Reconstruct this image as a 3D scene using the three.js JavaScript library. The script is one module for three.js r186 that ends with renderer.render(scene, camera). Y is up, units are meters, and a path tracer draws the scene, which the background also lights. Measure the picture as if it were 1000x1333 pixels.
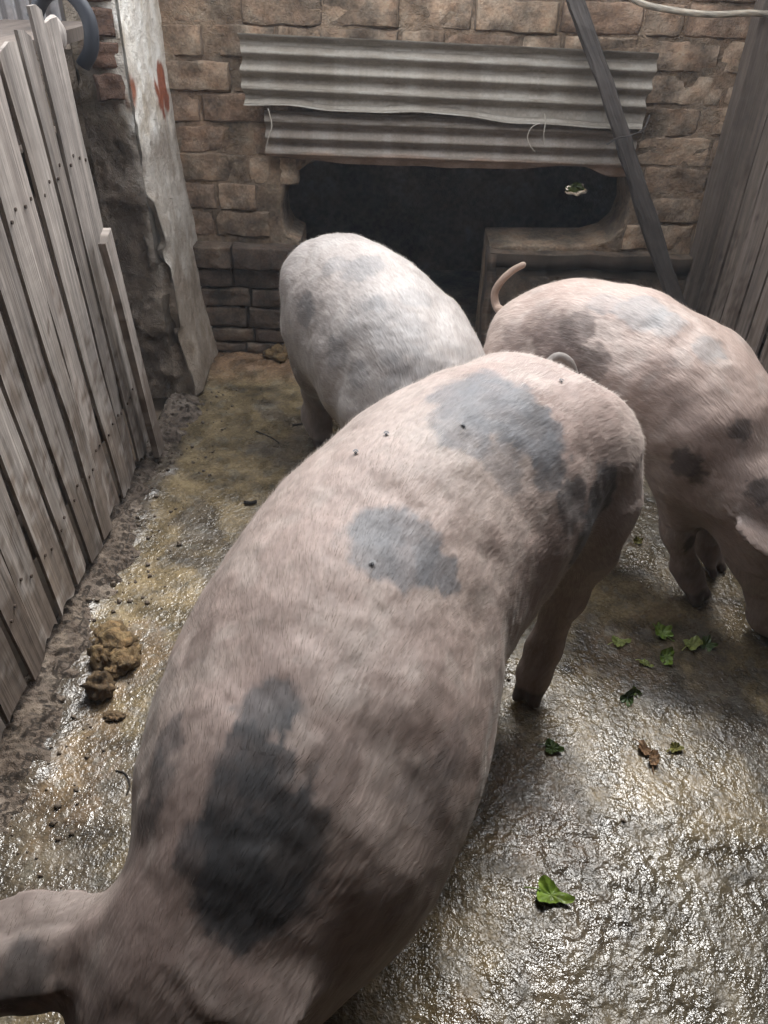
import * as THREE from 'three';
import { mergeGeometries, mergeVertices } from 'three/addons/utils/BufferGeometryUtils.js';

// ------------------------------------------------------------------ camera, sky, sun, exposure
const scene = new THREE.Scene();
const W = 768, HGT = 1024;
const camera = new THREE.PerspectiveCamera(2 * Math.atan(666.5 / 1000) * 180 / Math.PI, W / HGT, 0.05, 200);
camera.position.set(0, 1.45, 0);
camera.rotation.order = 'YXZ';
camera.rotation.set(-37 * Math.PI / 180, 0, 1.7 * Math.PI / 180);
camera.updateMatrixWorld(true);
const SUN_DIR = new THREE.Vector3(0.17, 0.81, -0.53).normalize();
{
  // overcast sky: bright cloud layer, brighter towards the hidden sun, greyer at the horizon
  const w = 256, h = 128, d = new Float32Array(w * h * 4);
  for (let j = 0; j < h; j++) for (let i = 0; i < w; i++) {
    const el = ((j + 0.5) / h - 0.5) * Math.PI, az = ((i + 0.5) / w - 0.5) * 2 * Math.PI;
    const dir = [Math.cos(el) * Math.cos(az), Math.sin(el), Math.cos(el) * Math.sin(az)];
    const up = Math.max(0, dir[1]);
    let c = 0;
    for (let o = 0; o < 4; o++) { const f = 2.3 * (1 << o); c += Math.sin(dir[0] * f + o * 1.7 + 2 * Math.sin(dir[2] * f * 0.8 + o)) * Math.cos(dir[2] * f * 1.1 - o * 2.1 + dir[1] * f) / (1 << o); }
    const s = Math.max(0, dir[0] * SUN_DIR.x + dir[1] * SUN_DIR.y + dir[2] * SUN_DIR.z);
    const L = (0.78 + 0.5 * up + 0.55 * Math.pow(s, 6)) * (1 + 0.1 * c) * (dir[1] < -0.02 ? 0.3 : 1);
    const k = (j * w + i) * 4;
    d[k] = L * 0.97; d[k + 1] = L * 1.0; d[k + 2] = L * 1.06; d[k + 3] = 1;
  }
  const t = new THREE.DataTexture(d, w, h, THREE.RGBAFormat, THREE.FloatType);
  t.mapping = THREE.EquirectangularReflectionMapping; t.magFilter = THREE.LinearFilter; t.minFilter = THREE.LinearFilter; t.needsUpdate = true;
  scene.background = t; scene.environment = t;
}
const sun = new THREE.DirectionalLight(new THREE.Color(1, 0.965, 0.91), 1.2);
sun.position.copy(SUN_DIR).multiplyScalar(12).add(new THREE.Vector3(0.2, 0, -1.6));
sun.target.position.set(0.2, 0, -1.6);
sun.castShadow = true; sun.shadow.radius = 36; sun.shadow.mapSize.set(2048, 2048);
Object.assign(sun.shadow.camera, { left: -4, right: 4, top: 4, bottom: -4, near: 0.5, far: 30 });
sun.name = 'sun'; scene.add(sun); scene.add(sun.target);
const renderer = new THREE.WebGLRenderer({ antialias: true });
renderer.setSize(W, HGT);
renderer.toneMapping = THREE.LinearToneMapping;
renderer.toneMappingExposure = 3.3;
renderer.shadowMap.enabled = true;

// ------------------------------------------------------------------ helpers
function rng(seed) { let a = seed >>> 0; return () => { a = (a + 0x6D2B79F5) | 0; let t = Math.imul(a ^ (a >>> 15), 1 | a); t = (t + Math.imul(t ^ (t >>> 7), 61 | t)) ^ t; return ((t ^ (t >>> 14)) >>> 0) / 4294967296; }; }
const V = (x, y, z) => new THREE.Vector3(x, y, z);
const clamp = (x, a = 0, b = 1) => Math.min(b, Math.max(a, x));
const sst = (a, b, x) => { const t = clamp((x - a) / (b - a)); return t * t * (3 - 2 * t); };
const mix = (a, b, t) => a + (b - a) * t;
function h3(x, y, z) { let n = Math.imul(x, 374761393) + Math.imul(y, 668265263) + Math.imul(z, 2147483647 ^ 0x5bd1e995); n = Math.imul(n ^ (n >>> 13), 1274126177); n ^= n >>> 16; return (n >>> 0) / 4294967296; }
function vn(x, y, z) {   // value noise -1..1
  const X = Math.floor(x), Y = Math.floor(y), Z = Math.floor(z); let u = x - X, v = y - Y, w = z - Z;
  u = u * u * (3 - 2 * u); v = v * v * (3 - 2 * v); w = w * w * (3 - 2 * w);
  const a = mix(mix(h3(X, Y, Z), h3(X + 1, Y, Z), u), mix(h3(X, Y + 1, Z), h3(X + 1, Y + 1, Z), u), v);
  const b = mix(mix(h3(X, Y, Z + 1), h3(X + 1, Y, Z + 1), u), mix(h3(X, Y + 1, Z + 1), h3(X + 1, Y + 1, Z + 1), u), v);
  return mix(a, b, w) * 2 - 1;
}
function fbm(x, y, z, o = 4) { let s = 0, a = 0.5; for (let i = 0; i < o; i++) { s += a * vn(x, y, z); x = x * 2.03 + 5.2; y = y * 2.03 + 1.3; z = z * 2.03 + 7.7; a *= 0.5; } return s; }
function pnoise(x, y, px, py, seed) {   // periodic value noise -1..1
  const X = Math.floor(x), Y = Math.floor(y); let u = x - X, v = y - Y; u = u * u * (3 - 2 * u); v = v * v * (3 - 2 * v);
  const m = (a, n) => ((a % n) + n) % n, x0 = m(X, px), x1 = m(X + 1, px), y0 = m(Y, py), y1 = m(Y + 1, py);
  return mix(mix(h3(x0, y0, seed), h3(x1, y0, seed), u), mix(h3(x0, y1, seed), h3(x1, y1, seed), u), v) * 2 - 1;
}
function pf(u, v, fx, fy, o, seed) { let s = 0, a = 0.55; for (let i = 0; i < o; i++) { s += a * pnoise(u * fx, v * fy, fx, fy, seed + i * 17); fx *= 2; fy *= 2; a *= 0.52; } return s; }
function tex(size, fn, srgb) {   // fn(u, v) -> [r, g, b] in 0..1
  const d = new Uint8Array(size * size * 4);
  for (let j = 0; j < size; j++) for (let i = 0; i < size; i++) { const c = fn(i / size, j / size), k = (j * size + i) * 4; d[k] = clamp(c[0]) * 255; d[k + 1] = clamp(c[1]) * 255; d[k + 2] = clamp(c[2]) * 255; d[k + 3] = 255; }
  const t = new THREE.DataTexture(d, size, size); t.wrapS = t.wrapT = THREE.RepeatWrapping; t.magFilter = THREE.LinearFilter; t.minFilter = THREE.LinearMipmapLinearFilter; t.generateMipmaps = true;
  if (srgb) t.colorSpace = THREE.SRGBColorSpace; t.needsUpdate = true; return t;
}
const g3 = (x) => [x, x, x];
function rep(t, x, y) { const c = t.clone(); c.repeat.set(x, y); c.needsUpdate = true; return c; }
const RIGHT = V(1, 0, 0).applyQuaternion(camera.quaternion), UPV = V(0, 1, 0).applyQuaternion(camera.quaternion), FWD = V(0, 0, -1).applyQuaternion(camera.quaternion);
const ray = (px, py) => FWD.clone().addScaledVector(RIGHT, (px - 500) / 1000).addScaledVector(UPV, (666.5 - py) / 1000);
const onY = (px, py, y = 0) => { const d = ray(px, py); return camera.position.clone().addScaledVector(d, (y - camera.position.y) / d.y); };
const onZ = (px, py, z) => { const d = ray(px, py); return camera.position.clone().addScaledVector(d, (z - camera.position.z) / d.z); };
const onX = (px, py, x) => { const d = ray(px, py); return camera.position.clone().addScaledVector(d, (x - camera.position.x) / d.x); };
const used = {};
function numbered(n) { if (!(n in used)) { used[n] = 0; return n; } used[n]++; return n + '_' + String(used[n]).padStart(3, '0'); }
function shade(o) { o.traverse((m) => { if (m.isMesh) { m.castShadow = true; m.receiveShadow = true; } }); return o; }
function thing(name, label, category, group) { const o = new THREE.Group(); o.name = numbered(name); o.userData = { label, category }; if (group) o.userData.group = group; scene.add(o); return o; }
function part(name, geo, mat, parent) { const m = new THREE.Mesh(geo, mat); m.name = name; m.castShadow = m.receiveShadow = true; parent.add(m); return m; }
function solo(name, geo, mat, label, category, group) { const m = new THREE.Mesh(geo, mat); m.name = numbered(name); m.castShadow = m.receiveShadow = true; m.userData = { label, category }; if (group) m.userData.group = group; scene.add(m); return m; }
function structure(name, geo, mat, label) { const m = new THREE.Mesh(geo, mat); m.name = numbered(name); m.castShadow = m.receiveShadow = true; m.userData = { kind: 'structure', label }; scene.add(m); return m; }
// box-projected uv in metres, chosen by the dominant normal
function uvBox(g, s = 1, ox = 0, oy = 0) {
  if (!g.attributes.color) g.setAttribute('color', new THREE.BufferAttribute(new Float32Array(g.attributes.position.count * 3).fill(1), 3));
  if (!g.attributes.normal) g.computeVertexNormals();
  const p = g.attributes.position, n = g.attributes.normal, uv = new Float32Array(p.count * 2);
  for (let i = 0; i < p.count; i++) {
    const ax = Math.abs(n.getX(i)), ay = Math.abs(n.getY(i)), az = Math.abs(n.getZ(i)), x = p.getX(i), y = p.getY(i), z = p.getZ(i);
    let a, b; if (az >= ax && az >= ay) { a = x; b = y; } else if (ax >= ay) { a = z; b = y; } else { a = x; b = z; }
    uv[i * 2] = a * s + ox; uv[i * 2 + 1] = b * s + oy;
  }
  g.setAttribute('uv', new THREE.BufferAttribute(uv, 2)); return g;
}
function box(w, h, d, x, y, z, sx = 1, sy = 1, sz = 1) { return new THREE.BoxGeometry(w, h, d, sx, sy, sz).translate(x, y, z); }
function displace(g, fn) {   // fn(vector) moves it in place; keeps the faces joined
  const p = g.attributes.position, v = V(0, 0, 0);
  for (let i = 0; i < p.count; i++) { v.fromBufferAttribute(p, i); fn(v); p.setXYZ(i, v.x, v.y, v.z); }
  return g;
}
function smooth(g, tol = 1e-4) { g.deleteAttribute('normal'); g.deleteAttribute('uv'); const m = mergeVertices(g, tol); m.computeVertexNormals(); return m; }
function tube(pts, r, n = 24, rs = 7) { return new THREE.TubeGeometry(new THREE.CatmullRomCurve3(pts), n, r, rs, false); }
function vcol(g, fn) { const p = g.attributes.position, c = new Float32Array(p.count * 3); for (let i = 0; i < p.count; i++) { const q = fn(p.getX(i), p.getY(i), p.getZ(i), i); c[i * 3] = q[0]; c[i * 3 + 1] = q[1]; c[i * 3 + 2] = q[2]; } g.setAttribute('color', new THREE.BufferAttribute(c, 3)); return g; }
const mixc = (a, b, t) => [mix(a[0], b[0], t), mix(a[1], b[1], t), mix(a[2], b[2], t)];

// ------------------------------------------------------------------ textures and materials
const tGrain = tex(1024, (u, v) => { const a = pf(u, v, 40, 3, 4, 3), b = pf(u, v, 7, 5, 5, 9), c = pf(u, v, 128, 10, 2, 21), e = pf(u, v, 40, 40, 3, 29), saw = pf(u, v, 5, 90, 2, 33) * sst(-0.1, 0.3, pf(u, v, 4, 3, 2, 37)); const k = 0.85 + 0.13 * a + 0.11 * b + 0.09 * c + 0.07 * e + 0.05 * saw; return [k, k * 0.985, k * 0.965]; }, true);
const tGrainB = tex(512, (u, v) => { const a = pf(u, v, 64, 3, 4, 3), c = pf(u, v, 128, 10, 2, 21); return g3(0.5 + 0.4 * a + 0.25 * c); });
const tClay = tex(512, (u, v) => { const a = pf(u, v, 5, 5, 6, 31), b = pf(u, v, 60, 60, 2, 5), s = pf(u, v, 12, 12, 3, 77); const k = 0.8 + 0.36 * a + 0.14 * b; return [k, k * (0.97 + 0.06 * s), k * (0.94 + 0.1 * s)]; }, true);
const tFine = tex(512, (u, v) => { const a = pf(u, v, 7, 7, 6, 131), b = pf(u, v, 70, 70, 2, 15), k = 0.92 + 0.17 * a + 0.08 * b; return [k, k * (0.985 + 0.03 * a), k * (0.965 + 0.06 * a)]; }, true);
const tRough = tex(512, (u, v) => g3(0.5 + 0.4 * pf(u, v, 9, 9, 6, 41) + 0.18 * pf(u, v, 90, 90, 2, 55)));
const tMudB = tex(1024, (u, v) => { const a = pf(u, v, 40, 40, 4, 61), b = Math.abs(pf(u, v, 70, 70, 3, 83)); return g3(0.5 + 0.4 * a - 0.3 * b); });
const tMudC = tex(1024, (u, v) => { const a = pf(u, v, 12, 12, 6, 14), b = pf(u, v, 120, 120, 2, 15), k = 0.78 + 0.3 * a + 0.2 * b; return [k, k * 0.98, k * 0.94]; }, true);
const tMudR = tex(512, (u, v) => { const a = pf(u, v, 10, 10, 5, 214); return g3(0.36 + 0.5 * a); });
const tHair = tex(1024, (u, v) => { const a = pf(u, v, 64, 220, 3, 101), b = pf(u, v, 14, 20, 5, 111), k = 0.90 + 0.09 * a + 0.06 * b; return [k, k, k]; }, true);
const tHairB = tex(1024, (u, v) => g3(0.5 + 0.5 * pf(u, v, 64, 220, 3, 101) + 0.2 * pf(u, v, 60, 60, 2, 7)));

const std = (o) => new THREE.MeshStandardMaterial(Object.assign({ side: THREE.DoubleSide }, o));
const lin = (r, g, b) => new THREE.Color().setRGB(r, g, b);
const clayTints = [[.43, .33, .245], [.50, .39, .29], [.37, .285, .21], [.54, .425, .32], [.41, .30, .22]];
const mBrick = clayTints.map((c) => std({ color: lin(...c), map: rep(tClay, 2.6, 2.6), bumpMap: rep(tRough, 5, 5), bumpScale: 0.008, roughness: 0.95 }));
const mMortar = std({ color: lin(.36, .28, .205), map: rep(tClay, 2, 2), bumpMap: rep(tRough, 4, 4), bumpScale: 0.012, roughness: 1 });
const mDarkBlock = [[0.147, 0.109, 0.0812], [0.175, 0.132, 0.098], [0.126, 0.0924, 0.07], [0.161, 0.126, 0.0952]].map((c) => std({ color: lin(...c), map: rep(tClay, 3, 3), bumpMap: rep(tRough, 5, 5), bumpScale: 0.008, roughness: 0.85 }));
const greyWood = [[.44, .40, .37], [.50, .46, .43], [.37, .335, .31], [.43, .385, .355]].map((c) => std({ color: lin(...c), vertexColors: true, map: rep(tGrain, 2.2, 0.9), bumpMap: rep(tGrainB, 2.2, 0.9), bumpScale: 0.0016, roughness: 0.9 }));
const darkWood = [[.20, .165, .14], [.26, .215, .185], [.15, .12, .10], [.22, .18, .155]].map((c) => std({ color: lin(...c), vertexColors: true, map: rep(tGrain, 2.2, 0.9), bumpMap: rep(tGrainB, 2.2, 0.9), bumpScale: 0.0016, roughness: 0.85 }));
const charWood = std({ color: lin(.105, .092, .085), map: rep(tGrain, 3, 1), bumpMap: rep(tGrainB, 3, 1), bumpScale: 0.006, roughness: 0.8 });
const mSheet = std({ color: lin(.335, .31, .27), map: rep(tFine, 2, 2), bumpMap: rep(tRough, 5, 5), bumpScale: 0.003, roughness: 0.8 });
const mSheetOld = std({ vertexColors: true, color: lin(.32, .285, .25), map: rep(tFine, 2.5, 2.5), bumpMap: rep(tRough, 5, 5), bumpScale: 0.004, roughness: 0.85 });
const mSteel = std({ color: lin(.42, .42, .44), map: rep(tClay, 1.5, 1.5), roughness: 0.55, metalness: 0.3 });
const mRubber = std({ color: lin(.025, .028, .036), roughness: 0.6 });
const mFlyWing = std({ color: lin(.06, .06, .065), roughness: 0.4 });
const mWire = std({ color: lin(.42, .38, .32), roughness: 0.6 });
const mHose = std({ color: lin(.55, .51, .43), roughness: 0.55, map: rep(tClay, 3, 3) });
const mRoom = std({ color: lin(.30, .268, .23), map: rep(tClay, 1, 1), bumpMap: rep(tRough, 2, 2), bumpScale: 0.01, roughness: 0.95 });
const mRoomFloor = std({ color: lin(.22, .17, .125), map: rep(tClay, 2, 2), roughness: 0.8 });
const mTile = std({ color: lin(.26, .12, .07), map: rep(tClay, 2, 2), roughness: 0.9 });
const mVC = std({ vertexColors: true, map: rep(tFine, 2.2, 2.2), bumpMap: rep(tRough, 4, 4), bumpScale: 0.01, roughness: 0.95 });
const mFloor = std({ vertexColors: true, map: rep(tMudC, 1.6, 1.6), bumpMap: rep(tMudB, 2.4, 2.4), bumpScale: 0.0030, roughnessMap: rep(tMudR, 2.3, 2.3), roughness: 0.62, metalness: 0 });
const mYard = std({ color: lin(.16, .125, .09), map: rep(tClay, 0.7, 0.7), roughness: 0.9 });
const mDung = [[.31, .21, .095], [.22, .145, .07]].map((c) => std({ color: lin(...c), map: rep(tClay, 6, 6), bumpMap: rep(tRough, 12, 12), bumpScale: 0.006, roughness: 0.75 }));
const mCrumb = std({ color: lin(.19, .155, .12), map: rep(tClay, 6, 6), roughness: 0.8 });
const mPig = new THREE.MeshPhysicalMaterial({ side: THREE.DoubleSide, vertexColors: true, map: tHair, bumpMap: tHairB, bumpScale: 0.0010, roughness: 0.6, sheen: 0.25, sheenRoughness: 0.5, sheenColor: lin(.9, .88, .84) });
const mBristle = std({ color: lin(1, 1, 1), roughness: 0.45 });

// ------------------------------------------------------------------ ground
const ZB = -3.05;                    // face of the back wall
const GX = -0.79, RX = 1.21;         // gate plane and right partition plane
function puddle(x, z) { return sst(-0.14, 0.16, fbm(x * 2.1 + 3, z * 1.6, 1.5, 4) + 0.3 * sst(0.25, -0.35, x) * sst(-0.9, -1.4, z) + 0.12 * sst(-1.9, -2.3, z)); }
function mudAmp(x, z) { return 1 - 0.82 * puddle(x, z); }
function bank(x, z) { const e = x + 0.045 * vn(z * 5, 2, 0) + 0.02 * vn(z * 17, 5, 0); return sst(-0.66, -0.78, e) * sst(-2.45, -2.15, z) * 0.8 + sst(-0.70, -0.80, e) * 0.5; }
function floorY(x, z) {
  const a = mudAmp(x, z), b = bank(x, z);
  let y = 0.010 * fbm(x * 4, z * 4, 3, 3);
  const m = fbm(x * 46, z * 46, 8, 3), r = Math.abs(vn(x * 78, z * 78, 2));
  y += a * (0.25 + 0.65 * sst(-0.2, 0.25, fbm(x * 6, z * 6, 17, 3))) * (0.0042 * m + 0.0024 * (0.5 - r)) + (1 - a) * 0.0004 * m;
  y += b * (0.012 + 0.008 * fbm(x * 14, z * 14, 4, 3));
  y += 0.02 * sst(-2.75, -2.95, z + 0.06 * vn(x * 6, 0, 9)) * (0.6 + 0.6 * fbm(x * 18, z * 18, 2, 3));
  return y;
}
{
  const x0 = -0.84, x1 = 1.24, z0 = -3.1, z1 = -0.2, st = 0.0044, nx = Math.round((x1 - x0) / st), nz = Math.round((z1 - z0) / st);
  const g = new THREE.PlaneGeometry(x1 - x0, z1 - z0, nx, nz); g.rotateX(-Math.PI / 2); g.translate((x0 + x1) / 2, 0, (z0 + z1) / 2);
  displace(g, (v) => { v.y = floorY(v.x, v.z); });
  g.computeVertexNormals(); uvFloor(g);
  vcol(g, (x, y, z) => {
    const a = mudAmp(x, z), b = bank(x, z), n = fbm(x * 7, z * 7, 5, 4), n2 = fbm(x * 30, z * 30, 5, 3);
    let c = mixc([.29, .23, .14], [.145, .125, .092], a);
    c = mixc(c, [.15, .125, .095], sst(0.05, 0.35, n));
    c = mixc(c, [.20, .14, .09], sst(0.2, 0.42, fbm(x * 3.1, z * 3.1, 9, 4) + 0.3 * n2) * 0.7);
    c = mixc(c, [.24, .235, .21], sst(0.25, 0.4, n2) * 0.45);
    c = mixc(c, [.15, .125, .10], sst(0.25, 0.75, b + 0.4 * n2));
    c = mixc(c, [.33, .22, .145], sst(-2.72, -2.92, z + 0.1 * n + 0.05 * n2) * sst(0.1, -0.3, x));
    return c;
  });
  structure('muddy_floor', g, mFloor, 'wet trodden mud floor of the pig pen with slurry puddles');
}
function uvFloor(g) { const p = g.attributes.position, uv = new Float32Array(p.count * 2); for (let i = 0; i < p.count; i++) { uv[i * 2] = p.getX(i); uv[i * 2 + 1] = p.getZ(i); } g.setAttribute('uv', new THREE.BufferAttribute(uv, 2)); }
{ const g = new THREE.PlaneGeometry(120, 120, 1, 1); g.rotateX(-Math.PI / 2); g.translate(0, -0.06, 0); uvBox(g); structure('yard_ground', g, mYard, 'bare earth ground around the pen'); }

// ------------------------------------------------------------------ back building: clay brick wall with a ragged opening
function brickGeo(w, h, d, seed) {
  const NX = 12, NY = 6, g = new THREE.BoxGeometry(w, h, d, NX, NY, 1), cw = 0.006;
  displace(g, (v) => {
    const front = v.z > 0, ex = Math.abs(v.x) > w / 2 - 1e-5, ey = Math.abs(v.y) > h / 2 - 1e-5, s1 = vn(v.x * 19 + seed, v.y * 26, seed), s2 = vn(v.x * 55 + seed, v.y * 60, seed * 3);
    const ix = Math.abs(v.x) > w / 2 - w / NX - 1e-5, iy = Math.abs(v.y) > h / 2 - h / NY - 1e-5;
    if (front) {
      if (!ex && ix) v.x = Math.sign(v.x) * (w / 2 - cw * (1 + 0.6 * s1)); if (!ey && iy) v.y = Math.sign(v.y) * (h / 2 - cw * (1 + 0.6 * s2));
      v.z += 0.006 * s1 + 0.003 * s2 - ((ex || ey) ? 0.006 + 0.004 * s1 : 0) - ((ix && iy) ? 0.003 * (1 + s2) : 0) - 0.012 * sst(0.35, 0.8, vn(v.x * 9 + seed * 5, v.y * 12, seed));
    }
    v.x += 0.004 * vn(v.y * 40 + seed * 3, seed, 4) * (ex ? 1 : 0.4); v.y += 0.004 * vn(v.x * 34 + seed * 7, seed, 2) * (ey ? 1 : 0.4);
  });
  const m = smooth(g); return uvBox(m, 1, seed * 0.37, seed * 0.61);
}
{
  const t = thing('brick_wall', 'eroded ochre clay brick wall with a wide dark ragged opening at pig height', 'wall');
  const s = new THREE.Shape(); const pts = [[-2.0, 0], [-0.375, 0], [-.375, .465], [-.415, .485], [-.437, .53], [-.443, .60], [-.425, .67], [-.395, .72], [-.33, .765], [-.27, .79], [-.24, .86], [.78, .86], [.84, .80], [.89, .755], [.905, .70], [.92, .62], [.905, .55], [.86, .50], [.78, .475], [.40, .465], [.40, 0], [2.0, 0], [2.0, 1.62], [-2.0, 1.62]];
  s.moveTo(...pts[0]); for (const p of pts.slice(1)) s.lineTo(...p); s.closePath();
  const g = new THREE.ExtrudeGeometry(s, { depth: 0.2, bevelEnabled: true, bevelSize: 0.014, bevelThickness: 0.02, bevelSegments: 3, curveSegments: 4 });
  g.translate(0, 0, ZB - 0.2295); uvBox(g);
  part('mortar_core', g, mMortar, t);
  const r = rng(11); let bi = 0;
  const rows = []; for (let y = 0.482; y < 1.5; y += 0.1015) rows.push(y);
  rows.forEach((y0, k) => {
    const h = 0.0955;
    let x = -0.97 + (k % 2) * 0.13 + r() * 0.03;
    while (x < 1.3) {
      let w = 0.235 + r() * 0.045; if (r() < 0.18) w *= 0.55;
      const xa = x, xb = x + w; x = xb + 0.008;
      const yc = y0 + h / 2, yy = y0;
      // keep clear of the opening and of what the sheets cover completely
      const hl = yc < 0.52 ? -.46 : yc < 0.66 ? -.475 : yc < 0.73 ? -.45 : yc < .80 ? -.36 : -.27, hr = yc < 0.56 ? .90 : yc < 0.66 ? .945 : yc < .76 ? .925 : .86;
      const pieces = [];
      if (yc < 0.90) { if (xa < hl) pieces.push([xa, Math.min(xb, hl)]); if (xb > hr) pieces.push([Math.max(xa, hr), xb]); }
      else if (yc < 1.08 && xa > -0.42 && xb < 0.76) continue;
      else pieces.push([xa, xb]);
      for (const [a, b] of pieces) {
        if (b - a < 0.05) continue;
        const m = part('brick', brickGeo(b - a, h * (0.96 + 0.05 * r()), 0.06, ++bi), mBrick[Math.floor(r() * mBrick.length)], t);
        m.position.set((a + b) / 2, yc + (r() - 0.5) * 0.008, ZB - 0.033 + (r() - 0.5) * 0.010); m.rotation.z = (r() - 0.5) * 0.03; m.rotation.y = (r() - 0.5) * 0.04;
      }
    }
  });
}
{ // eaves of the same building, above the frame
  const t = thing('tiled_roof', 'low tiled roof over the brick outbuilding behind the wall', 'roof');
  const g = box(5.2, 0.05, 2.4, 0, 0, 0); g.rotateX(0.35); g.translate(0, 2.08, -4.12); part('roof_deck', uvBox(g), mTile, t);
}
// room behind the opening
{
  const wall = (w, h, d, x, y, z, l) => structure('inner_room_wall', uvBox(box(w, h, d, x, y, z)), mRoom, l);
  wall(0.1, 1.6, 0.85, -1.3, 0.8, -3.69, 'dim inner side wall of the outbuilding left of its opening');
  wall(0.1, 1.6, 0.85, 1.95, 0.8, -3.69, 'dim inner side wall of the outbuilding right of its opening');
  const hp = onZ(750, 247, -4.12);
  const s = new THREE.Shape(); s.moveTo(-1.35, 0); s.lineTo(2.05, 0); s.lineTo(2.05, 1.6); s.lineTo(-1.35, 1.6); s.closePath();
  const hole = new THREE.Path(); const hr = rng(5);
  for (let i = 0; i < 14; i++) { const a = -i / 14 * Math.PI * 2, rr = 0.75 + 0.5 * hr(), x = hp.x + Math.cos(a) * 0.055 * rr, y = hp.y + Math.sin(a) * 0.032 * rr; i ? hole.lineTo(x, y) : hole.moveTo(x, y); }
  hole.closePath(); s.holes.push(hole);
  const g = new THREE.ExtrudeGeometry(s, { depth: 0.06, bevelEnabled: false }); g.translate(0, 0, -4.18); uvBox(g);
  structure('inner_room_wall', g, [mRoom, mMortar], 'dark far wall of the outbuilding with a small ragged hole to the garden');
  structure('inner_room_ceiling', uvBox(box(3.4, 0.06, 0.92, 0.35, 1.635, -3.73)), mRoom, 'dark ceiling of the outbuilding');
  structure('inner_room_floor', uvBox(box(3.3, 0.05, 0.95, 0.35, -0.03, -3.66)), mRoomFloor, 'dark earth floor inside the outbuilding');
  // greenery seen through the hole
  const r = rng(77), leaf = new THREE.CircleGeometry(0.03, 6), gs = [];
  for (let i = 0; i < 1600; i++) { const q = leaf.clone(); q.scale(1, 0.55, 1); q.rotateX(r() * 6); q.rotateY(r() * 6); q.translate(hp.x + 0.06 + (r() - 0.5) * 0.5, -0.04 + r() * 0.62, -4.4 - r() * 0.35); gs.push(q); }
  const b = thing('garden_bush', 'sunlit green bush seen through the small hole in the dark room', 'bush');
  part('foliage', mergeGeometries(gs), std({ color: lin(.11, .15, .02), roughness: 0.9 }), b);
  const st = []; for (let i = 0; i < 5; i++) st.push(tube([V(hp.x + .06, -.06, -4.55), V(hp.x + .06 + (r() - .5) * .2, .3, -4.65), V(hp.x + .06 + (r() - .5) * .5, .65, -4.65)], 0.006, 8, 5)); part('stem', mergeGeometries(st), charWood, b);
}
// low walls under the opening
{
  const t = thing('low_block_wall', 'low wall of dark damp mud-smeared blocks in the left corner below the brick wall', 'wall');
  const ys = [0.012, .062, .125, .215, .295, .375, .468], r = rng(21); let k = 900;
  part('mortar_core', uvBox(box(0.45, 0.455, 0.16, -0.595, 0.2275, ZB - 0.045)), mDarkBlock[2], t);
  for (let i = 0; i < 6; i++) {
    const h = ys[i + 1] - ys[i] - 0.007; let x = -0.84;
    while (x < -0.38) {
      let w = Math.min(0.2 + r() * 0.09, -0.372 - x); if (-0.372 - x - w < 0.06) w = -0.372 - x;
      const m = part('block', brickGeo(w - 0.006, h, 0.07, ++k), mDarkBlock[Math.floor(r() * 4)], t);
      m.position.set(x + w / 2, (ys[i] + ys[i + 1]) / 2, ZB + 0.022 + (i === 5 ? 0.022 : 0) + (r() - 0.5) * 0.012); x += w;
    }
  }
}
{
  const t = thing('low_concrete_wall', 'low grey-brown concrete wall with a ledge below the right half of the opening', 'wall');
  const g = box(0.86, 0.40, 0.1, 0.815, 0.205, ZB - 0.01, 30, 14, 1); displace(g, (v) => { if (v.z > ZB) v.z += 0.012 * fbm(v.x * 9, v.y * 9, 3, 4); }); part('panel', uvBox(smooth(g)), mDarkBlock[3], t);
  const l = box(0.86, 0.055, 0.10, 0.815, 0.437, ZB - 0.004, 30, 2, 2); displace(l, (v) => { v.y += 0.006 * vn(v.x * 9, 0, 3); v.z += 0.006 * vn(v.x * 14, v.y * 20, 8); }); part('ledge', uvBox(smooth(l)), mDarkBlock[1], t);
  const p = box(0.035, 0.46, 0.105, 0.398, 0.23, ZB - 0.003, 1, 10, 1); displace(p, (v) => { v.x += 0.005 * vn(v.y * 9, 1, 3); }); part('edge_post', uvBox(smooth(p)), mDarkBlock[0], t);
}

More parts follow.
